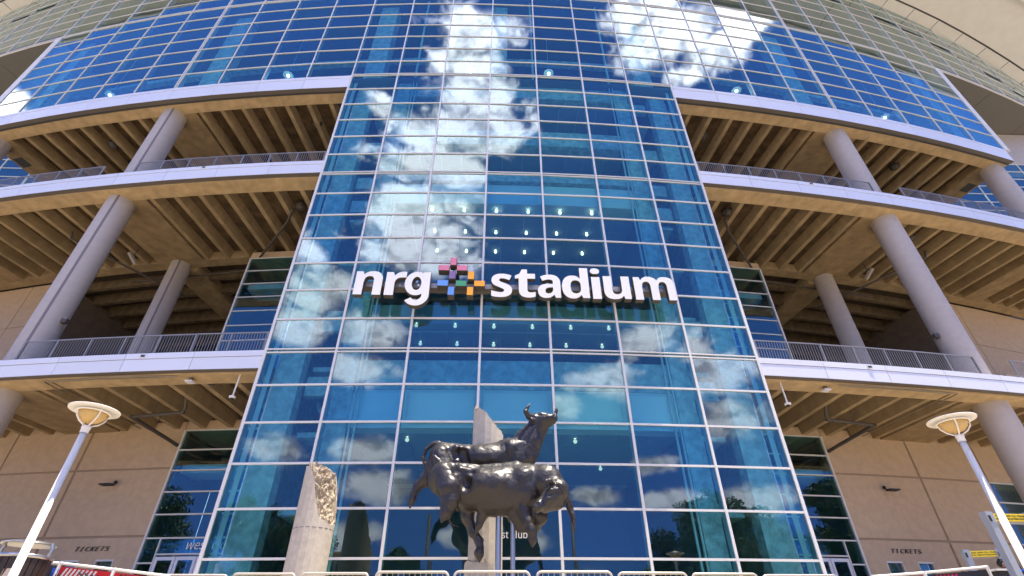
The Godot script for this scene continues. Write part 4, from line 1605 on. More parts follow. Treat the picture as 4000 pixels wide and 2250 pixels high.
# a skin round tapered limbs: distance field on a grid, then one vertex in each crossed cell
func sculpt(bones: Array, cell: float, blend: float, rough: float, seed_: int, squash := {}) -> ArrayMesh:
	var lo := Vector3.INF
	var hi := -Vector3.INF
	for b in bones:
		if b[0] == "cut":
			continue
		for q in b[1]:
			var c := Vector3(q.x, q.y, q.z)
			lo = lo.min(c - Vector3.ONE * (q.w + 0.1))
			hi = hi.max(c + Vector3.ONE * (q.w + 0.1))
	var nx := int((hi.x - lo.x) / cell) + 2
	var ny := int((hi.y - lo.y) / cell) + 2
	var nz := int((hi.z - lo.z) / cell) + 2
	var f := PackedFloat32Array()
	f.resize(nx * ny * nz)
	f.fill(1.0)
	for b in bones:
		var cut: bool = b[0] == "cut"
		var kz: float = squash.get(b[0], 1.0)
		var thin: bool = b[0] in ["horn", "ear", "tail", "brow"]
		var k := blend * (0.35 if thin else 1.0)
		var pts: Array = b[1]
		for s in pts.size() - 1:
			var p: Vector4 = pts[s]
			var q: Vector4 = pts[s + 1]
			var a := Vector3(p.x, p.y, p.z)
			var d := Vector3(q.x, q.y, q.z) - a
			var dd := 1.0 / maxf(d.length_squared(), 1e-6)
			var reach := maxf(p.w, q.w) + k + cell * 2.0
			var e := a + d
			var i0 := maxi(0, int((minf(a.x, e.x) - reach - lo.x) / cell))
			var i1 := mini(nx - 1, int((maxf(a.x, e.x) + reach - lo.x) / cell) + 1)
			var j0 := maxi(0, int((minf(a.y, e.y) - reach - lo.y) / cell))
			var j1 := mini(ny - 1, int((maxf(a.y, e.y) + reach - lo.y) / cell) + 1)
			var k0 := maxi(0, int((minf(a.z, e.z) - reach - lo.z) / cell))
			var k1 := mini(nz - 1, int((maxf(a.z, e.z) + reach - lo.z) / cell) + 1)
			var r0 := p.w
			var dr := q.w - p.w
			for kk in range(k0, k1 + 1):
				var z := lo.z + kk * cell - a.z
				for j in range(j0, j1 + 1):
					var y := lo.y + j * cell - a.y
					var at := (kk * ny + j) * nx + i0
					var x := lo.x + i0 * cell - a.x
					for i in range(i0, i1 + 1):
						var t := clampf((x * d.x + y * d.y + z * d.z) * dd, 0.0, 1.0)
						var ex := x - d.x * t
						var ey := y - d.y * t
						var ez := (z - d.z * t) * kz
						var v := sqrt(ex * ex + ey * ey + ez * ez) - r0 - dr * t
						var g := f[at]
						if cut:
							v = -v
							var h2 := maxf(0.06 - absf(g - v), 0.0) / 0.06
							f[at] = maxf(g, v) + h2 * h2 * 0.06 * 0.25
						else:
							var h := maxf(k - absf(g - v), 0.0) / k
							f[at] = minf(g, v) - h * h * k * 0.25
						at += 1
						x += cell
	var no := FastNoiseLite.new()
	no.seed = seed_
	no.frequency = 3.2
	no.fractal_octaves = 3
	for kk in nz:
		for j in ny:
			for i in nx:
				var at := (kk * ny + j) * nx + i
				if absf(f[at]) < 0.12:
					f[at] += no.get_noise_3d(lo.x + i * cell, lo.y + j * cell, (lo.z + kk * cell)) * rough
	var ids := PackedInt32Array()
	ids.resize(nx * ny * nz)
	ids.fill(-1)
	var verts := PackedVector3Array()
	var step := [1, nx, nx * ny]
	var corner := [0, 1, nx, nx + 1, nx * ny, nx * ny + 1, nx * ny + nx, nx * ny + nx + 1]
	var edges := [[0, 1], [2, 3], [4, 5], [6, 7], [0, 2], [1, 3], [4, 6], [5, 7], [0, 4], [1, 5], [2, 6], [3, 7]]
	for kk in nz - 1:
		for j in ny - 1:
			for i in nx - 1:
				var at := (kk * ny + j) * nx + i
				var f0 := f[at]
				if absf(f0) > cell * 2.5:
					continue
				var inside := 0
				for c in corner:
					if f[at + c] < 0.0:
						inside += 1
				if inside == 0 or inside == 8:
					continue
				var sum := Vector3.ZERO
				var n := 0
				for e in edges:
					var fa := f[at + corner[e[0]]]
					var fb := f[at + corner[e[1]]]
					if (fa < 0.0) != (fb < 0.0):
						var t := fa / (fa - fb)
						var pa := Vector3(e[0] & 1, (e[0] >> 1) & 1, e[0] >> 2)
						var pb := Vector3(e[1] & 1, (e[1] >> 1) & 1, e[1] >> 2)
						sum += pa.lerp(pb, t)
						n += 1
				ids[at] = verts.size()
				verts.append(lo + (Vector3(i, j, kk) + sum / n) * cell)
	var idx := PackedInt32Array()
	var normals := PackedVector3Array()
	normals.resize(verts.size())
	for kk in range(1, nz - 1):
		for j in range(1, ny - 1):
			for i in range(1, nx - 1):
				var at := (kk * ny + j) * nx + i
				var f0 := f[at]
				if absf(f0) > cell * 2.5:
					continue
				for ax in 3:
					var f1 := f[at + step[ax]]
					if (f0 < 0.0) == (f1 < 0.0):
						continue
					var u: int = step[(ax + 1) % 3]
					var v: int = step[(ax + 2) % 3]
					var q := [ids[at], ids[at - u], ids[at - u - v], ids[at - v]]
					if q.min() < 0:
						continue
					if f0 < 0.0:
						q.reverse()
					idx.append_array(PackedInt32Array([q[0], q[1], q[2], q[0], q[2], q[3]]))
	for i in range(0, idx.size(), 3):
		var nn := (verts[idx[i + 2]] - verts[idx[i]]).cross(verts[idx[i + 1]] - verts[idx[i]])
		for k in 3:
			normals[idx[i + k]] += nn
	for i in normals.size():
		normals[i] = normals[i].normalized()
	var ar := []
	ar.resize(Mesh.ARRAY_MAX)
	ar[Mesh.ARRAY_VERTEX] = verts
	ar[Mesh.ARRAY_NORMAL] = normals
	ar[Mesh.ARRAY_INDEX] = idx
	var m := ArrayMesh.new()
	m.add_surface_from_arrays(Mesh.PRIMITIVE_TRIANGLES, ar)
	return m


func make_statues() -> void:
	var a := thing("bull_statue", "dark bronze bull in front, head lowered with one long horn pointing down", "statue", Vector3.ZERO, "bronze bulls")
	obj("body", sculpt(NEAR, 0.026, 0.085, 0.022, 3, {"torso": 1.25, "neck": 1.1, "dewlap": 1.6, "brisket": 1.5}), "bronze", a)
	for x in [-0.68, -0.31]:
		var st := new_st()
		tube(st, [Vector3(x, GROUND, 4.2), Vector3(x, 2.2, 4.2)], 0.075 if x < -0.5 else 0.06, 14)
		obj("support_post", st, "steel", a)
	var b := thing("bull_statue", "dark bronze bull behind, head raised high with tail curled up", "statue", Vector3.ZERO, "bronze bulls")
	obj("body", sculpt(FAR, 0.026, 0.085, 0.022, 9, {"torso": 1.2, "neck": 1.15, "throat": 1.6}), "bronze", b)
	var st2 := new_st()
	var ring := []
	for k in 13:
		var t := TAU * k / 12.0
		ring.append(Vector3(1.035 + cos(t) * 0.05, 5.055 + sin(t) * 0.04, 3.31 + 0.015 * cos(t)))
	tube(st2, ring, 0.012, 6, false)
	obj("nose_ring", st2, "steel", b)
	st2 = new_st()
	tube(st2, [Vector3(-1.3, 3.5, 3.0), Vector3(-1.05, 3.6, 2.1)], 0.07, 10)
	obj("mounting_rod", st2, "steel", b)


# a shaft cut off by a rough slope; cut(x, z) gives the height of the break
func broken_shaft(st: SurfaceTool, rough_st: SurfaceTool, at: Vector3, rad: float, cut: Callable, sides: int, lean: Vector2) -> void:
	var ring := []
	for k in sides:
		var t := TAU * (k + 0.5) / sides
		ring.append(Vector2(cos(t) * rad, sin(t) * rad))
	for k in sides:
		var p: Vector2 = ring[k]
		var q: Vector2 = ring[(k + 1) % sides]
		var n := 16
		for i in n:
			var hp: float = cut.call(p.x, p.y)
			var hq: float = cut.call(q.x, q.y)
			var a := Vector3(p.x, hp * i / n, p.y)
			var b := Vector3(q.x, hq * i / n, q.y)
			var c := Vector3(q.x, hq * (i + 1) / n, q.y)
			var d := Vector3(p.x, hp * (i + 1) / n, p.y)
			var pts := []
			for v in [a, b, c, d]:
				pts.append(at + v + Vector3(lean.x * v.y, 0, lean.y * v.y))
			face(st, pts[0], pts[1], pts[2], pts[3], Vector3(p.x + q.x, 0, p.y + q.y))
	# the rough break
	var no := FastNoiseLite.new()
	no.seed = 17
	no.frequency = 5.0
	no.fractal_octaves = 4
	no.fractal_gain = 0.6
	var rings := 60
	for i in rings:
		for k in sides * 4:
			var v := []
			for e in [[i, k], [i + 1, k], [i + 1, k + 1], [i, k + 1]]:
				var t: float = fposmod(float(e[1]) / 4.0, sides)
				var k0 := int(t) % sides
				var pt: Vector2 = ring[k0].lerp(ring[(k0 + 1) % sides], t - int(t)) * (float(e[0]) / rings)
				var h: float = cut.call(pt.x, pt.y)
				var e1: float = cut.call(pt.x + 0.03, pt.y) - cut.call(pt.x - 0.03, pt.y)
				var e2: float = cut.call(pt.x, pt.y + 0.03) - cut.call(pt.x, pt.y - 0.03)
				var nn := Vector3(-e1, 0.06, -e2).normalized()
				var amount: float = clampf((rings - e[0]) / 4.0, 0.0, 1.0)
				var base := Vector3(pt.x, h, pt.y)
				v.append(at + base + nn * (no.get_noise_3dv(base) * 0.20 - 0.02) * amount)
			face(rough_st, v[0], v[1], v[2], v[3], Vector3(0.3, 1, 0.5))


func make_broken_columns() -> void:
	var t := thing("broken_column", "short broken stone column standing alone on the left, rough break facing right", "column", Vector3(-5.98, GROUND, 2.35), "broken stone columns")
	var st := new_st()
	var rs := new_st()
	var jag := FastNoiseLite.new()
	jag.seed = 4
	jag.frequency = 1.6
	jag.fractal_octaves = 4
	broken_shaft(st, rs, Vector3.ZERO, 0.57, func(x: float, z: float) -> float: return clampf(3.66 - 1.62 * smoothstep(-0.10, 0.50, x * 0.88 + z * 0.36) + jag.get_noise_2d(x * 2.0, z * 2.0) * 0.16, 1.6, 4.2) + 0.6 - 0.02, 20, Vector2(-0.0, 0.0))
	obj("shaft", st, "limestone", t)
	obj("break_face", rs, "broken_stone", t)
	var jt := new_st()
	lathe(jt, Vector3(0, 2.48, 0), [Vector2(0.572, -0.012), Vector2(0.574, 0.0), Vector2(0.572, 0.012)], 20)
	obj("drum_joint", jt, "seam", t)
	var c := thing("broken_column", "tall broken stone column behind the raised bull, top sloping down to the right", "column", Vector3(-1.03, GROUND, 1.55), "broken stone columns")
	st = new_st()
	rs = new_st()
	broken_shaft(st, rs, Vector3.ZERO, 0.52, func(x: float, z: float) -> float: return 6.42 - 0.90 * smoothstep(-0.5, 0.52, x) * 1.0 + jag.get_noise_2d(x * 3.0, z * 3.0 + 7.0) * 0.10 + 0.1, 16, Vector2(0.0, 0.0))
	obj("shaft", st, "limestone", c)
	obj("break_face", rs, "broken_stone", c)
	var b := thing("broken_column_base", "low broken stone drum in front of the tall column, below the bulls", "column", Vector3(-0.80, GROUND, 2.5), "broken stone columns")
	st = new_st()
	rs = new_st()
	broken_shaft(st, rs, Vector3.ZERO, 0.80, func(x: float, z: float) -> float: return 1.62 - 0.95 * smoothstep(-0.35, 0.8, x) + jag.get_noise_2d(x * 2.4 + 3.0, z * 2.4) * 0.10, 20, Vector2(0.0, 0.0))
	obj("shaft", st, "limestone", b)
	obj("break_face", rs, "broken_stone", b)


# ---------------------------------------------------------------- street furniture
func make_lamps() -> void:
	var t := thing("lamp_post", "white lamp post with disc and amber bowl beside the litter bin", "street lamp", Vector3(-8.86, GROUND, 8.5), "lamp posts flanking the entrance")
	var st := new_st()
	lathe(st, Vector3.ZERO, [Vector2(0.130, 0.0), Vector2(0.130, 0.06), Vector2(0.066, 0.08), Vector2(0.058, 3.14), Vector2(0.001, 3.14)], 20)
	obj("pole", st, "lamp_white", t)
	st = new_st()
	lathe(st, Vector3.ZERO, [Vector2(0.072, 3.10), Vector2(0.072, 3.18), Vector2(0.080, 3.2), Vector2(0.080, 3.24), Vector2(0.032, 3.25)], 20)
	obj("collar", st, "lamp_white", t)
	st = new_st()
	lathe(st, Vector3.ZERO, [Vector2(0.04, 3.30), Vector2(0.15, 3.335), Vector2(0.225, 3.41), Vector2(0.262, 3.54), Vector2(0.001, 3.54)], 28)
	obj("bowl", st, "amber", t)
	st = new_st()
	lathe(st, Vector3.ZERO, [Vector2(0.264, 3.54), Vector2(0.44, 3.55), Vector2(0.444, 3.57), Vector2(0.264, 3.60), Vector2(0.001, 3.68)], 40)
	lathe(st, Vector3.ZERO, [Vector2(0.264, 3.54), Vector2(0.001, 3.545)], 40)
	obj("disc", st, "lamp_white", t)
	for k in 4:
		st = new_st()
		var a := TAU * (k + 0.35) / 4.0
		var pts := []
		for e in [[0.05, 3.24], [0.175, 3.31], [0.255, 3.40], [0.285, 3.54]]:
			pts.append(Vector3(cos(a) * e[0], e[1], sin(a) * e[0]))
		tube(st, pts, 0.016, 6)
		obj("cage_bar", st, "lamp_white", t)
	st = new_st()
	var ring := []
	for k in 25:
		var a := TAU * k / 24.0
		ring.append(Vector3(cos(a) * 0.288, 3.51, sin(a) * 0.288))
	tube(st, ring, 0.018, 6, false)
	obj("cage_ring", st, "lamp_white", t)
	copy_of(t, "lamp_post", "white lamp post with disc and amber bowl before the metal detector", Vector3(8.82, GROUND, 8.5))


func make_barriers() -> void:
	var spans := [[-8.26, -6.62, 0.42], [-6.55, -5.17, 0.45], [-5.07, -3.56, 0.46], [-3.43, -1.79, 0.49], [-1.69, 0.03, 0.5], [0.16, 1.89, 0.5], [2.0, 3.6, 0.475], [3.69, 5.22, 0.46], [5.3, 7.1, 0.43]]
	var words := ["leftmost barrier, next to the red banner fence", "second barrier from the left, before the left doors", "third barrier from the left, just before the short broken column", "barrier left of the bulls, between the stone columns", "barrier below the front bull's hind legs", "barrier below the front bull's head", "first barrier right of the bulls", "second barrier right of the bulls", "rightmost barrier, next to the right banner fence"]
	var proto: Node3D
	for i in spans.size():
		var s: Array = spans[i]
		var w: float = s[1] - s[0]
		var at := Vector3((s[0] + s[1]) / 2.0, s[2] - 1.1 - 0.02, 5.5)
		var label: String = "cream steel crowd " + words[i]
		if i == 0:
			proto = thing("crowd_barrier", label, "barrier", at, "crowd barriers in a row")
			var st := new_st()
			var hw := w / 2.0
			var pts := [Vector3(-hw + 0.02, 0.1, 0)]
			for e in [[-1, 180.0, 90.0], [1, 90.0, 0.0]]:
				for k in 7:
					var a := deg_to_rad(lerpf(e[1], e[2], k / 6.0))
					pts.append(Vector3(e[0] * (hw - 0.12) + cos(a) * 0.10, 1.0 + sin(a) * 0.10, 0))
			pts.append(Vector3(hw - 0.02, 0.1, 0))
			tube(st, pts, 0.028, 12)
			obj("frame", st, "cream_steel", proto)
			st = new_st()
			tube(st, [Vector3(-hw + 0.03, 0.16, 0), Vector3(hw - 0.03, 0.16, 0)], 0.018, 8)
			obj("bottom_rail", st, "cream_steel", proto)
			for k in 12:
				st = new_st()
				var x := lerpf(-hw + 0.14, hw - 0.14, k / 11.0)
				tube(st, [Vector3(x, 0.16, 0), Vector3(x, 1.08, 0)], 0.008, 6)
				obj("bar", st, "cream_steel", proto)
			for sx in [-1, 1]:
				st = new_st()
				tube(st, [Vector3(sx * (hw - 0.2), 0.1, 0), Vector3(sx * (hw - 0.2), 0.02, 0.0), Vector3(sx * (hw - 0.2), 0.02, 0.3)], 0.018, 8)
				tube(st, [Vector3(sx * (hw - 0.2), 0.02, 0.0), Vector3(sx * (hw - 0.2), 0.02, -0.3)], 0.018, 8)
				obj("foot", st, "cream_steel", proto)
		else:
			var o := copy_of(proto, "crowd_barrier", label, at)
			o.scale.x = w / 1.64


func banner(t: Node3D, a: Vector3, b: Vector3, h: float, words: Array) -> void:
	# one fence bay from a to b (tops of the posts), fabric between
	var x := (b - a)
	var length := x.length()
	var dir := x / length
	var out := Vector3(-dir.z, 0, dir.x)
	if out.z < 0:
		out = -out
	var st := new_st()
	tube(st, [a, b], 0.026, 10)
	obj("top_rail", st, "lamp_white", t)
	st = new_st()
	tube(st, [a + Vector3(0, 0.03, 0), Vector3(a.x, GROUND, a.z)], 0.032, 12)
	obj("post", st, "lamp_white", t)
	var base: String = ["banner_red", "banner_dark"][words[0]]
	st = new_st()
	var p := []
	for q in [a + dir * 0.05, b - dir * 0.05]:
		for y in [-h, -0.05]:
			for d in [-0.006, 0.006]:
				p.append(q + Vector3(0, y, 0) + out * d)
	hexa(st, p)
	var cloth := obj("banner_cloth", st, base, t)
	for k in range(words[1]):
		st = new_st()
		p = []
		var s0: float = words[2] + k * 0.09
		for e in [[s0, 0.0], [s0 + 0.045, 0.0]]:
			for y in [-0.5, -0.07]:
				for d in [0.007, 0.012]:
					p.append(a + dir * (e[0] + (0.18 if y > -0.2 else 0.0)) + Vector3(0, y, 0) + dir.y * Vector3.ZERO + out * d)
		hexa(st, p)
		obj("stripe", st, words[3], cloth)
	if words.size() > 4:
		st = new_st()
		p = []
		for e in [0.55, length - 0.10]:
			for y in [-0.26, -0.10]:
				for d in [0.013, 0.018]:
					p.append(a + dir * e + Vector3(0, y - (e - 0.55) * 0.12, 0) + out * d)
		hexa(st, p)
		obj("blue_ribbon", st, "banner_blue", cloth)
		var mid := a + dir * ((length + 0.45) / 2.0) + Vector3(0, -0.18 - 0.05, 0) + out * 0.021
		var o := flat_text("ribbon_letters", words[4], 0.13, 0.004, mid, atan2(out.x, out.z), "banner_dark", cloth)
		o.rotation.z = -0.12 + atan2(dir.y, Vector2(dir.x, dir.z).length())


func make_banner_fences() -> void:
	var l := thing("banner_fence", "white railed fence with red and dark printed banners, left of the barriers", "fence", Vector3.ZERO, "banner fences")
	banner(l, Vector3(-10.05, 0.53, 6.5), Vector3(-9.55, 0.49, 6.6), 0.95, [1, 0, 0.0, "lamp_white", "17 18"])
	banner(l, Vector3(-9.55, 0.49, 6.6), Vector3(-8.38, 0.37, 6.7), 0.85, [0, 8, 0.0, "lamp_white"])
	banner(l, Vector3(-8.38, 0.37, 6.7), Vector3(-7.2, 0.24, 6.8), 0.8, [0, 6, 0.0, "banner_dark", "TEXANS"])
	for k in 5:
		var st := new_st()
		var c := Vector3(-9.0 + k * 0.13, 0.27 - k * 0.02, 6.66)
		tube(st, [c + Vector3(-0.05, 0.05, 0.02), c + Vector3(0.03, -0.02, 0.02), c + Vector3(-0.02, -0.1, 0.02), c + Vector3(0.07, -0.13, 0.02)], 0.018, 6)
		obj("brush_mark", st, "banner_dark", l)
	var r := thing("banner_fence", "white railed fence with red and black printed banners and blue ribbon, right of the barriers", "fence", Vector3.ZERO, "banner fences")
	banner(r, Vector3(7.15, 0.27, 6.6), Vector3(8.35, 0.35, 6.55), 0.8, [0, 9, 0.1, "banner_dark"])
	banner(r, Vector3(8.35, 0.35, 6.55), Vector3(9.83, 0.47, 6.5), 0.9, [1, 6, 0.05, "banner_red", "TEXANS  HOUSTON"])
	var st := new_st()
	tube(st, [Vector3(9.83, 0.5, 6.5), Vector3(9.83, GROUND, 6.5)], 0.032, 12)
	obj("post", st, "lamp_white", r)
	# black counters
	for k in 2:
		var c := thing("black_counter", "black counter with a %s top beside the grey gate" % ["pale round edged", "blue edged"][k], "counter", Vector3(10.15 + k * 0.55, GROUND, 6.3 - k * 0.1))
		st = new_st()
		box(st, Vector3(-0.22, 0, -0.3), Vector3(0.24, 0.98, 0.3))
		obj("body", st, "banner_dark", c)
		st = new_st()
		box(st, Vector3(-0.26, 0.985, -0.34), Vector3(0.27, 1.02, 0.34))
		obj("top", st, "lamp_white" if k == 0 else "banner_blue", c)
		for q in 12:
			st = new_st()
			lathe(st, Vector3.ZERO, [Vector2(0.022, 0.0), Vector2(0.022, 0.006), Vector2(0.001, 0.006)], 10)
			var o := obj("printed_dot", st, "lamp_white", c, Vector3(-0.14 + (q % 6) * 0.055 + (0.027 if q > 5 else 0.0), 0.86 - (q / 6) * 0.06, 0.302))
			o.rotation.x = PI / 2


func make_detectors() -> void:
	for k in 2:
		var big := k == 0
		var t := thing("metal_detector", "grey walk-through metal detector with yellow notice, %s" % ("tall near one behind the lamp post" if big else "further one by the tan wall"), "metal detector", Vector3(10.30, GROUND, 7.0) if big else Vector3(12.92, GROUND - 0.02, 3.0), "walk-through detectors")
		t.rotation.y = 0.05 if big else -0.25
		var w := 0.50 if big else 0.42
		var h := 2.02 if big else 1.93
		for s in [-1, 1]:
			var st := new_st()
			box(st, Vector3(s * (w - 0.02) - 0.075, 0, 0.02), Vector3(s * (w - 0.02) + 0.075, h - 0.06, 0.17))
			var leg := obj("side_panel", st, "grey_plastic", t)
			st = new_st()
			box(st, Vector3(s * (w - 0.02) - 0.085, h - 0.20, 0.01), Vector3(s * (w - 0.02) + 0.085, h + 0.02, 0.18))
			obj("end_cap", st, "grey_plastic", leg)
			st = new_st()
			box(st, Vector3(s * (w - 0.02) - 0.06, h - 0.18, 0.181), Vector3(s * (w - 0.02) - 0.01, h - 0.06, 0.19))
			obj("indicator_light", st, "black", leg)
		var st2 := new_st()
		box(st2, Vector3(-w + 0.09, h - 0.18, -0.08), Vector3(w - 0.09, h - 0.01, 0.14))
		obj("header", st2, "grey_plastic_dark", t)
		st2 = new_st()
		box(st2, Vector3(-w + 0.10, h - 0.17, 0.142), Vector3(w - 0.10, h - 0.02, 0.16))
		var y := obj("yellow_notice", st2, "yellow", t)
		flat_text("notice_text", "PLEASE LEAVE CELL PHONE", 0.055, 0.003, Vector3(0, h - 0.065, 0.163), 0, "black", y)
		flat_text("notice_text", "AND ALL ITEMS IN YOUR POCKETS", 0.045, 0.003, Vector3(0, h - 0.125, 0.163), 0, "black", y)
		if not big:
			st2 = new_st()
			tube(st2, [Vector3(w + 0.1, h - 0.15, 0.1), Vector3(w + 0.25, h - 0.22, 0.15), Vector3(w + 0.32, h - 0.4, 0.1), Vector3(w + 0.5, h - 0.9, 0.0)], 0.02, 6)
			obj("cable", st2, "black", t)


func make_bin() -> void:
	var t := thing("litter_bin", "round dark slatted litter bin with open silver hood behind the left lamp post", "bin", Vector3(-9.63, GROUND, 7.5))
	var n := 26
	for k in n:
		var a := TAU * k / n
		var st := new_st()
		var p := []
		for da in [-0.105, 0.105]:
			for y in [0.04, 1.03]:
				for r in [0.40, 0.425]:
					var rr: float = r + (0.035 if y > 0.5 else -0.02)
					p.append(Vector3(cos(a + da) * rr, y, sin(a + da) * rr))
		hexa(st, p)
		obj("slat", st, "brown_slat", t)
	var st2 := new_st()
	lathe(st2, Vector3.ZERO, [Vector2(0.001, 0.02), Vector2(0.38, 0.02), Vector2(0.415, 1.03)], 26)
	obj("liner", st2, "black", t)
	st2 = new_st()
	lathe(st2, Vector3.ZERO, [Vector2(0.44, 1.03), Vector2(0.475, 1.03), Vector2(0.475, 1.09), Vector2(0.42, 1.10), Vector2(0.42, 1.03)], 32)
	obj("rim", st2, "steel", t)
	for s in [-1, 1]:
		st2 = new_st()
		tube(st2, [Vector3(s * 0.44, 1.08, 0), Vector3(s * 0.47, 1.2, 0), Vector3(s * 0.42, 1.30, 0)], 0.03, 8)
		obj("hood_arm", st2, "steel", t)
	st2 = new_st()
	lathe(st2, Vector3.ZERO, [Vector2(0.001, 1.37), Vector2(0.25, 1.345), Vector2(0.42, 1.30), Vector2(0.44, 1.275), Vector2(0.40, 1.27), Vector2(0.001, 1.325)], 32)
	obj("hood", st2, "steel", t)
	st2 = new_st()
	var q := []
	for da in [-0.42, 0.42]:
		for y in [0.40, 0.84]:
			for r in [0.455, 0.475]:
				var a: float = PI * 0.47 + da
				q.append(Vector3(cos(a) * r, y, sin(a) * r))
	hexa(st2, q)
	obj("notice_plate", st2, "tan_label", t)


func make_person() -> void:
	var t := thing("person", "person with short dark hair and dark clothes standing behind the banner fence", "person", Vector3(13.24, GROUND, 3.2))
	t.rotation.y = deg_to_rad(55)
	var body := [
		["torso", [Vector4(0, 1.30, 0, 0.15), Vector4(0, 1.05, 0, 0.135), Vector4(0, 0.92, 0, 0.15)]],
		["neck", [Vector4(0, 1.38, 0, 0.06), Vector4(0, 1.47, 0.01, 0.055)]],
		["head", [Vector4(0, 1.56, 0.005, 0.088), Vector4(0, 1.52, 0.03, 0.07), Vector4(0, 1.48, 0.045, 0.045)]],
		["nose", [Vector4(0, 1.545, 0.09, 0.014), Vector4(0, 1.52, 0.108, 0.016)]],
		["ear", [Vector4(0.088, 1.55, 0, 0.018), Vector4(0.088, 1.52, 0, 0.014)]], ["ear", [Vector4(-0.088, 1.55, 0, 0.018), Vector4(-0.088, 1.52, 0, 0.014)]]]
	for s in [-1, 1]:
		body.append(["arm", [Vector4(s * 0.18, 1.34, 0, 0.062), Vector4(s * 0.23, 1.06, 0.0, 0.046), Vector4(s * 0.22, 0.82, 0.08, 0.034), Vector4(s * 0.22, 0.74, 0.1, 0.04)]])
		for k in 4:
			body.append(["finger", [Vector4(s * 0.22, 0.73, 0.08 + k * 0.02, 0.012), Vector4(s * 0.215, 0.66 + absf(k - 1.5) * 0.008, 0.085 + k * 0.022, 0.009)]])
		body.append(["finger", [Vector4(s * 0.21, 0.76, 0.13, 0.012), Vector4(s * 0.2, 0.70, 0.155, 0.010)]])
		body.append(["leg", [Vector4(s * 0.09, 0.92, 0, 0.105), Vector4(s * 0.1, 0.48, 0.01, 0.066), Vector4(s * 0.1, 0.08, -0.02, 0.045), Vector4(s * 0.1, 0.045, 0.14, 0.045)]])
	obj("body", sculpt(body, 0.016, 0.04, 0.0, 1, {}), "skin", t)
	var shirt := [["torso", [Vector4(0, 1.31, 0, 0.165), Vector4(0, 1.05, 0, 0.15), Vector4(0, 0.9, 0, 0.165)]]]
	for s in [-1, 1]:
		shirt.append(["arm", [Vector4(s * 0.15, 1.34, 0, 0.085), Vector4(s * 0.22, 1.12, 0, 0.066)]])
		shirt.append(["leg", [Vector4(s * 0.09, 0.92, 0, 0.12), Vector4(s * 0.1, 0.48, 0.01, 0.085), Vector4(s * 0.1, 0.10, -0.02, 0.065)]])
	obj("clothes", sculpt(shirt, 0.018, 0.04, 0.0, 2, {}), "shirt", t)
	var hair := [["hair", [Vector4(0, 1.60, -0.005, 0.092), Vector4(0, 1.575, -0.025, 0.092)]], ["hair", [Vector4(0, 1.635, 0.03, 0.06), Vector4(0, 1.55, -0.06, 0.06)]]]
	obj("hair", sculpt(hair, 0.012, 0.03, 0.004, 2, {}), "hair", t)


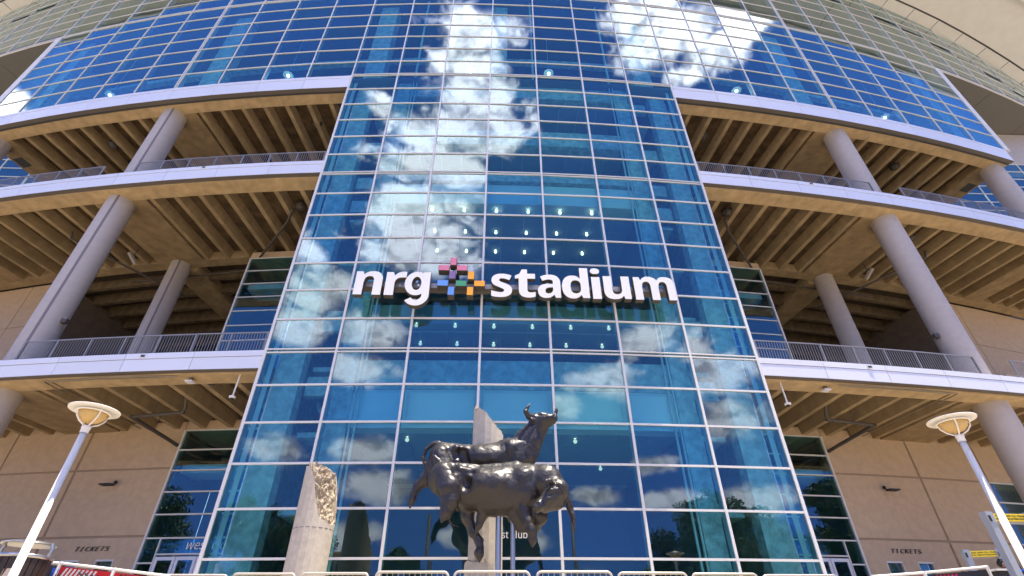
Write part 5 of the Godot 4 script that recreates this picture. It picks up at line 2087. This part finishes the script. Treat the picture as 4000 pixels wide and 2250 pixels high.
# ---------------------------------------------------------------- across the road: what the glass reflects
func make_far_side() -> void:
	var leaf := new_st()
	for k in 3:
		var a := k * 2.1
		var d := Vector3(cos(a), 0.35 * (k - 1), sin(a))
		var e := Vector3(-sin(a), 0.2, cos(a)) * 0.5
		tri(leaf, Vector3.ZERO, d * 0.5 + e * 0.5, d)
		tri(leaf, Vector3.ZERO, d, d * 0.5 - e * 0.5)
	var leaf_mesh := done(leaf)
	var trees := [[31.5, 45.0, 15.6, 9.8, "broad round tree"], [44.0, 47.0, 12.8, 7.0, "broad tree"], [51.0, 50.0, 13.0, 6.0, "tree"], [-34.0, 45.0, 16.5, 6.5, "tall tree"], [-25.0, 44.0, 13.5, 4.6, "narrow tree"], [-13.6, 46.0, 9.6, 4.6, "low round tree"],
		[16.5, 48.0, 8.0, 3.6, "small tree"], [22.0, 47.0, 9.0, 4.0, "small tree"], [-46.0, 47.0, 13.0, 6.5, "broad tree"], [-41.0, 18.0, 14.4, 6.6, "leafy tree"], [41.5, 18.0, 15.4, 7.6, "leafy tree"], [4.5, 52.0, 6.0, 3.2, "low tree"]]
	var where := ["reflected right of the bulls", "reflected at the right edge of the entrance glass", "far right of the road", "reflected behind the short broken column, outer one", "reflected behind the short broken column, inner one", "reflected left of the bulls", "reflected low, first right of the bulls", "reflected low, second right of the bulls", "far left of the road", "reflected in the left side strip", "reflected in the right side strip", "reflected below the bulls"]
	for i in trees.size():
		var q: Array = trees[i]
		var t := thing("shade_tree", "%s across the plaza, %s" % [q[4], where[i]], "tree", Vector3(q[0], LOW, q[1]), "trees across the plaza")
		var h: float = q[2] + 2.0
		var cr: float = q[3]
		var st := new_st()
		var ch := h * 0.30
		tube(st, [Vector3.ZERO, Vector3(0.1, ch * 0.6, 0.05), Vector3(0.05, ch * 1.3, 0)], [h * 0.03, h * 0.024, h * 0.018], 10)
		for k in 7:
			var a := TAU * k / 7.0 + i
			tube(st, [Vector3(0.05, ch * (0.8 + 0.06 * k), 0), Vector3(cos(a) * cr * 0.35, ch + h * 0.18, sin(a) * cr * 0.35), Vector3(cos(a) * cr * 0.7, ch + h * (0.25 + 0.05 * (k % 4)), sin(a) * cr * 0.7)], [h * 0.012, h * 0.008, h * 0.003], 6)
		obj("trunk", st, "bark", t)
		var rg := RandomNumberGenerator.new()
		rg.seed = 100 + i
		var clumps := []
		for k in 46:
			var v := Vector3(rg.randfn(), rg.randfn(), rg.randfn()).normalized() * pow(rg.randf(), 0.4)
			clumps.append([Vector3(v.x * cr * 0.86, h * 0.62 + v.y * h * 0.31, v.z * cr * 0.86), rg.randf_range(0.14, 0.26) * cr, rg.randf_range(0.7, 1.25)])
		var mm := MultiMesh.new()
		mm.transform_format = MultiMesh.TRANSFORM_3D
		mm.use_colors = true
		mm.mesh = leaf_mesh
		var count := int(150.0 * cr * cr) + 3000
		mm.instance_count = count
		for k in count:
			var c: Array = clumps[rg.randi() % clumps.size()]
			var v: Vector3 = Vector3(rg.randfn(), rg.randfn(), rg.randfn()).normalized() * pow(rg.randf(), 0.45) * c[1]
			var s := rg.randf_range(0.26, 0.5)
			mm.set_instance_transform(k, Transform3D(Basis.from_euler(Vector3(rg.randf() * TAU, rg.randf() * TAU, rg.randf() * TAU)).scaled(Vector3(s, s, s)), c[0] + v))
			var b: float = c[2] * rg.randf_range(0.8, 1.2)
			mm.set_instance_color(k, Color(b, b, b * 0.95))
		var mi := MultiMeshInstance3D.new()
		mi.multimesh = mm
		mi.material_override = M["leaf"]
		place(mi, "crown", t)
		mi.set_meta("kind", "stuff")
	for p in [[-9.4, 12.2, "left of the bulls"], [10.4, 12.4, "right of the front bull's horn"]]:
		var u := thing("utility_pole", "dark utility pole across the road, reflected " + p[2], "utility pole", Vector3(p[0], LOW, 45.0), "utility poles across the road")
		var st := new_st()
		lathe(st, Vector3.ZERO, [Vector2(0.26, 0), Vector2(0.18, p[1] + 2.6), Vector2(0.001, p[1] + 2.6)], 12)
		obj("pole", st, "pipe", u)
		st = new_st()
		box(st, Vector3(-0.9, p[1] * 0.82, -0.06), Vector3(0.9, p[1] * 0.82 + 0.12, 0.06))
		obj("cross_arm", st, "pipe", u)
	var s := thing("street_light", "slim street light across the road, reflected below the bulls", "street lamp", Vector3(-5.0, LOW, 44.0))
	var st2 := new_st()
	tube(st2, [Vector3.ZERO, Vector3(0, 12.6, 0), Vector3(0.3, 13.0, 0), Vector3(0.9, 13.05, 0)], [0.1, 0.07, 0.06, 0.05], 8)
	obj("pole", st2, "pipe", s)
	st2 = new_st()
	box(st2, Vector3(0.7, 12.95, -0.15), Vector3(1.3, 13.1, 0.15))
	obj("head", st2, "pipe", s)
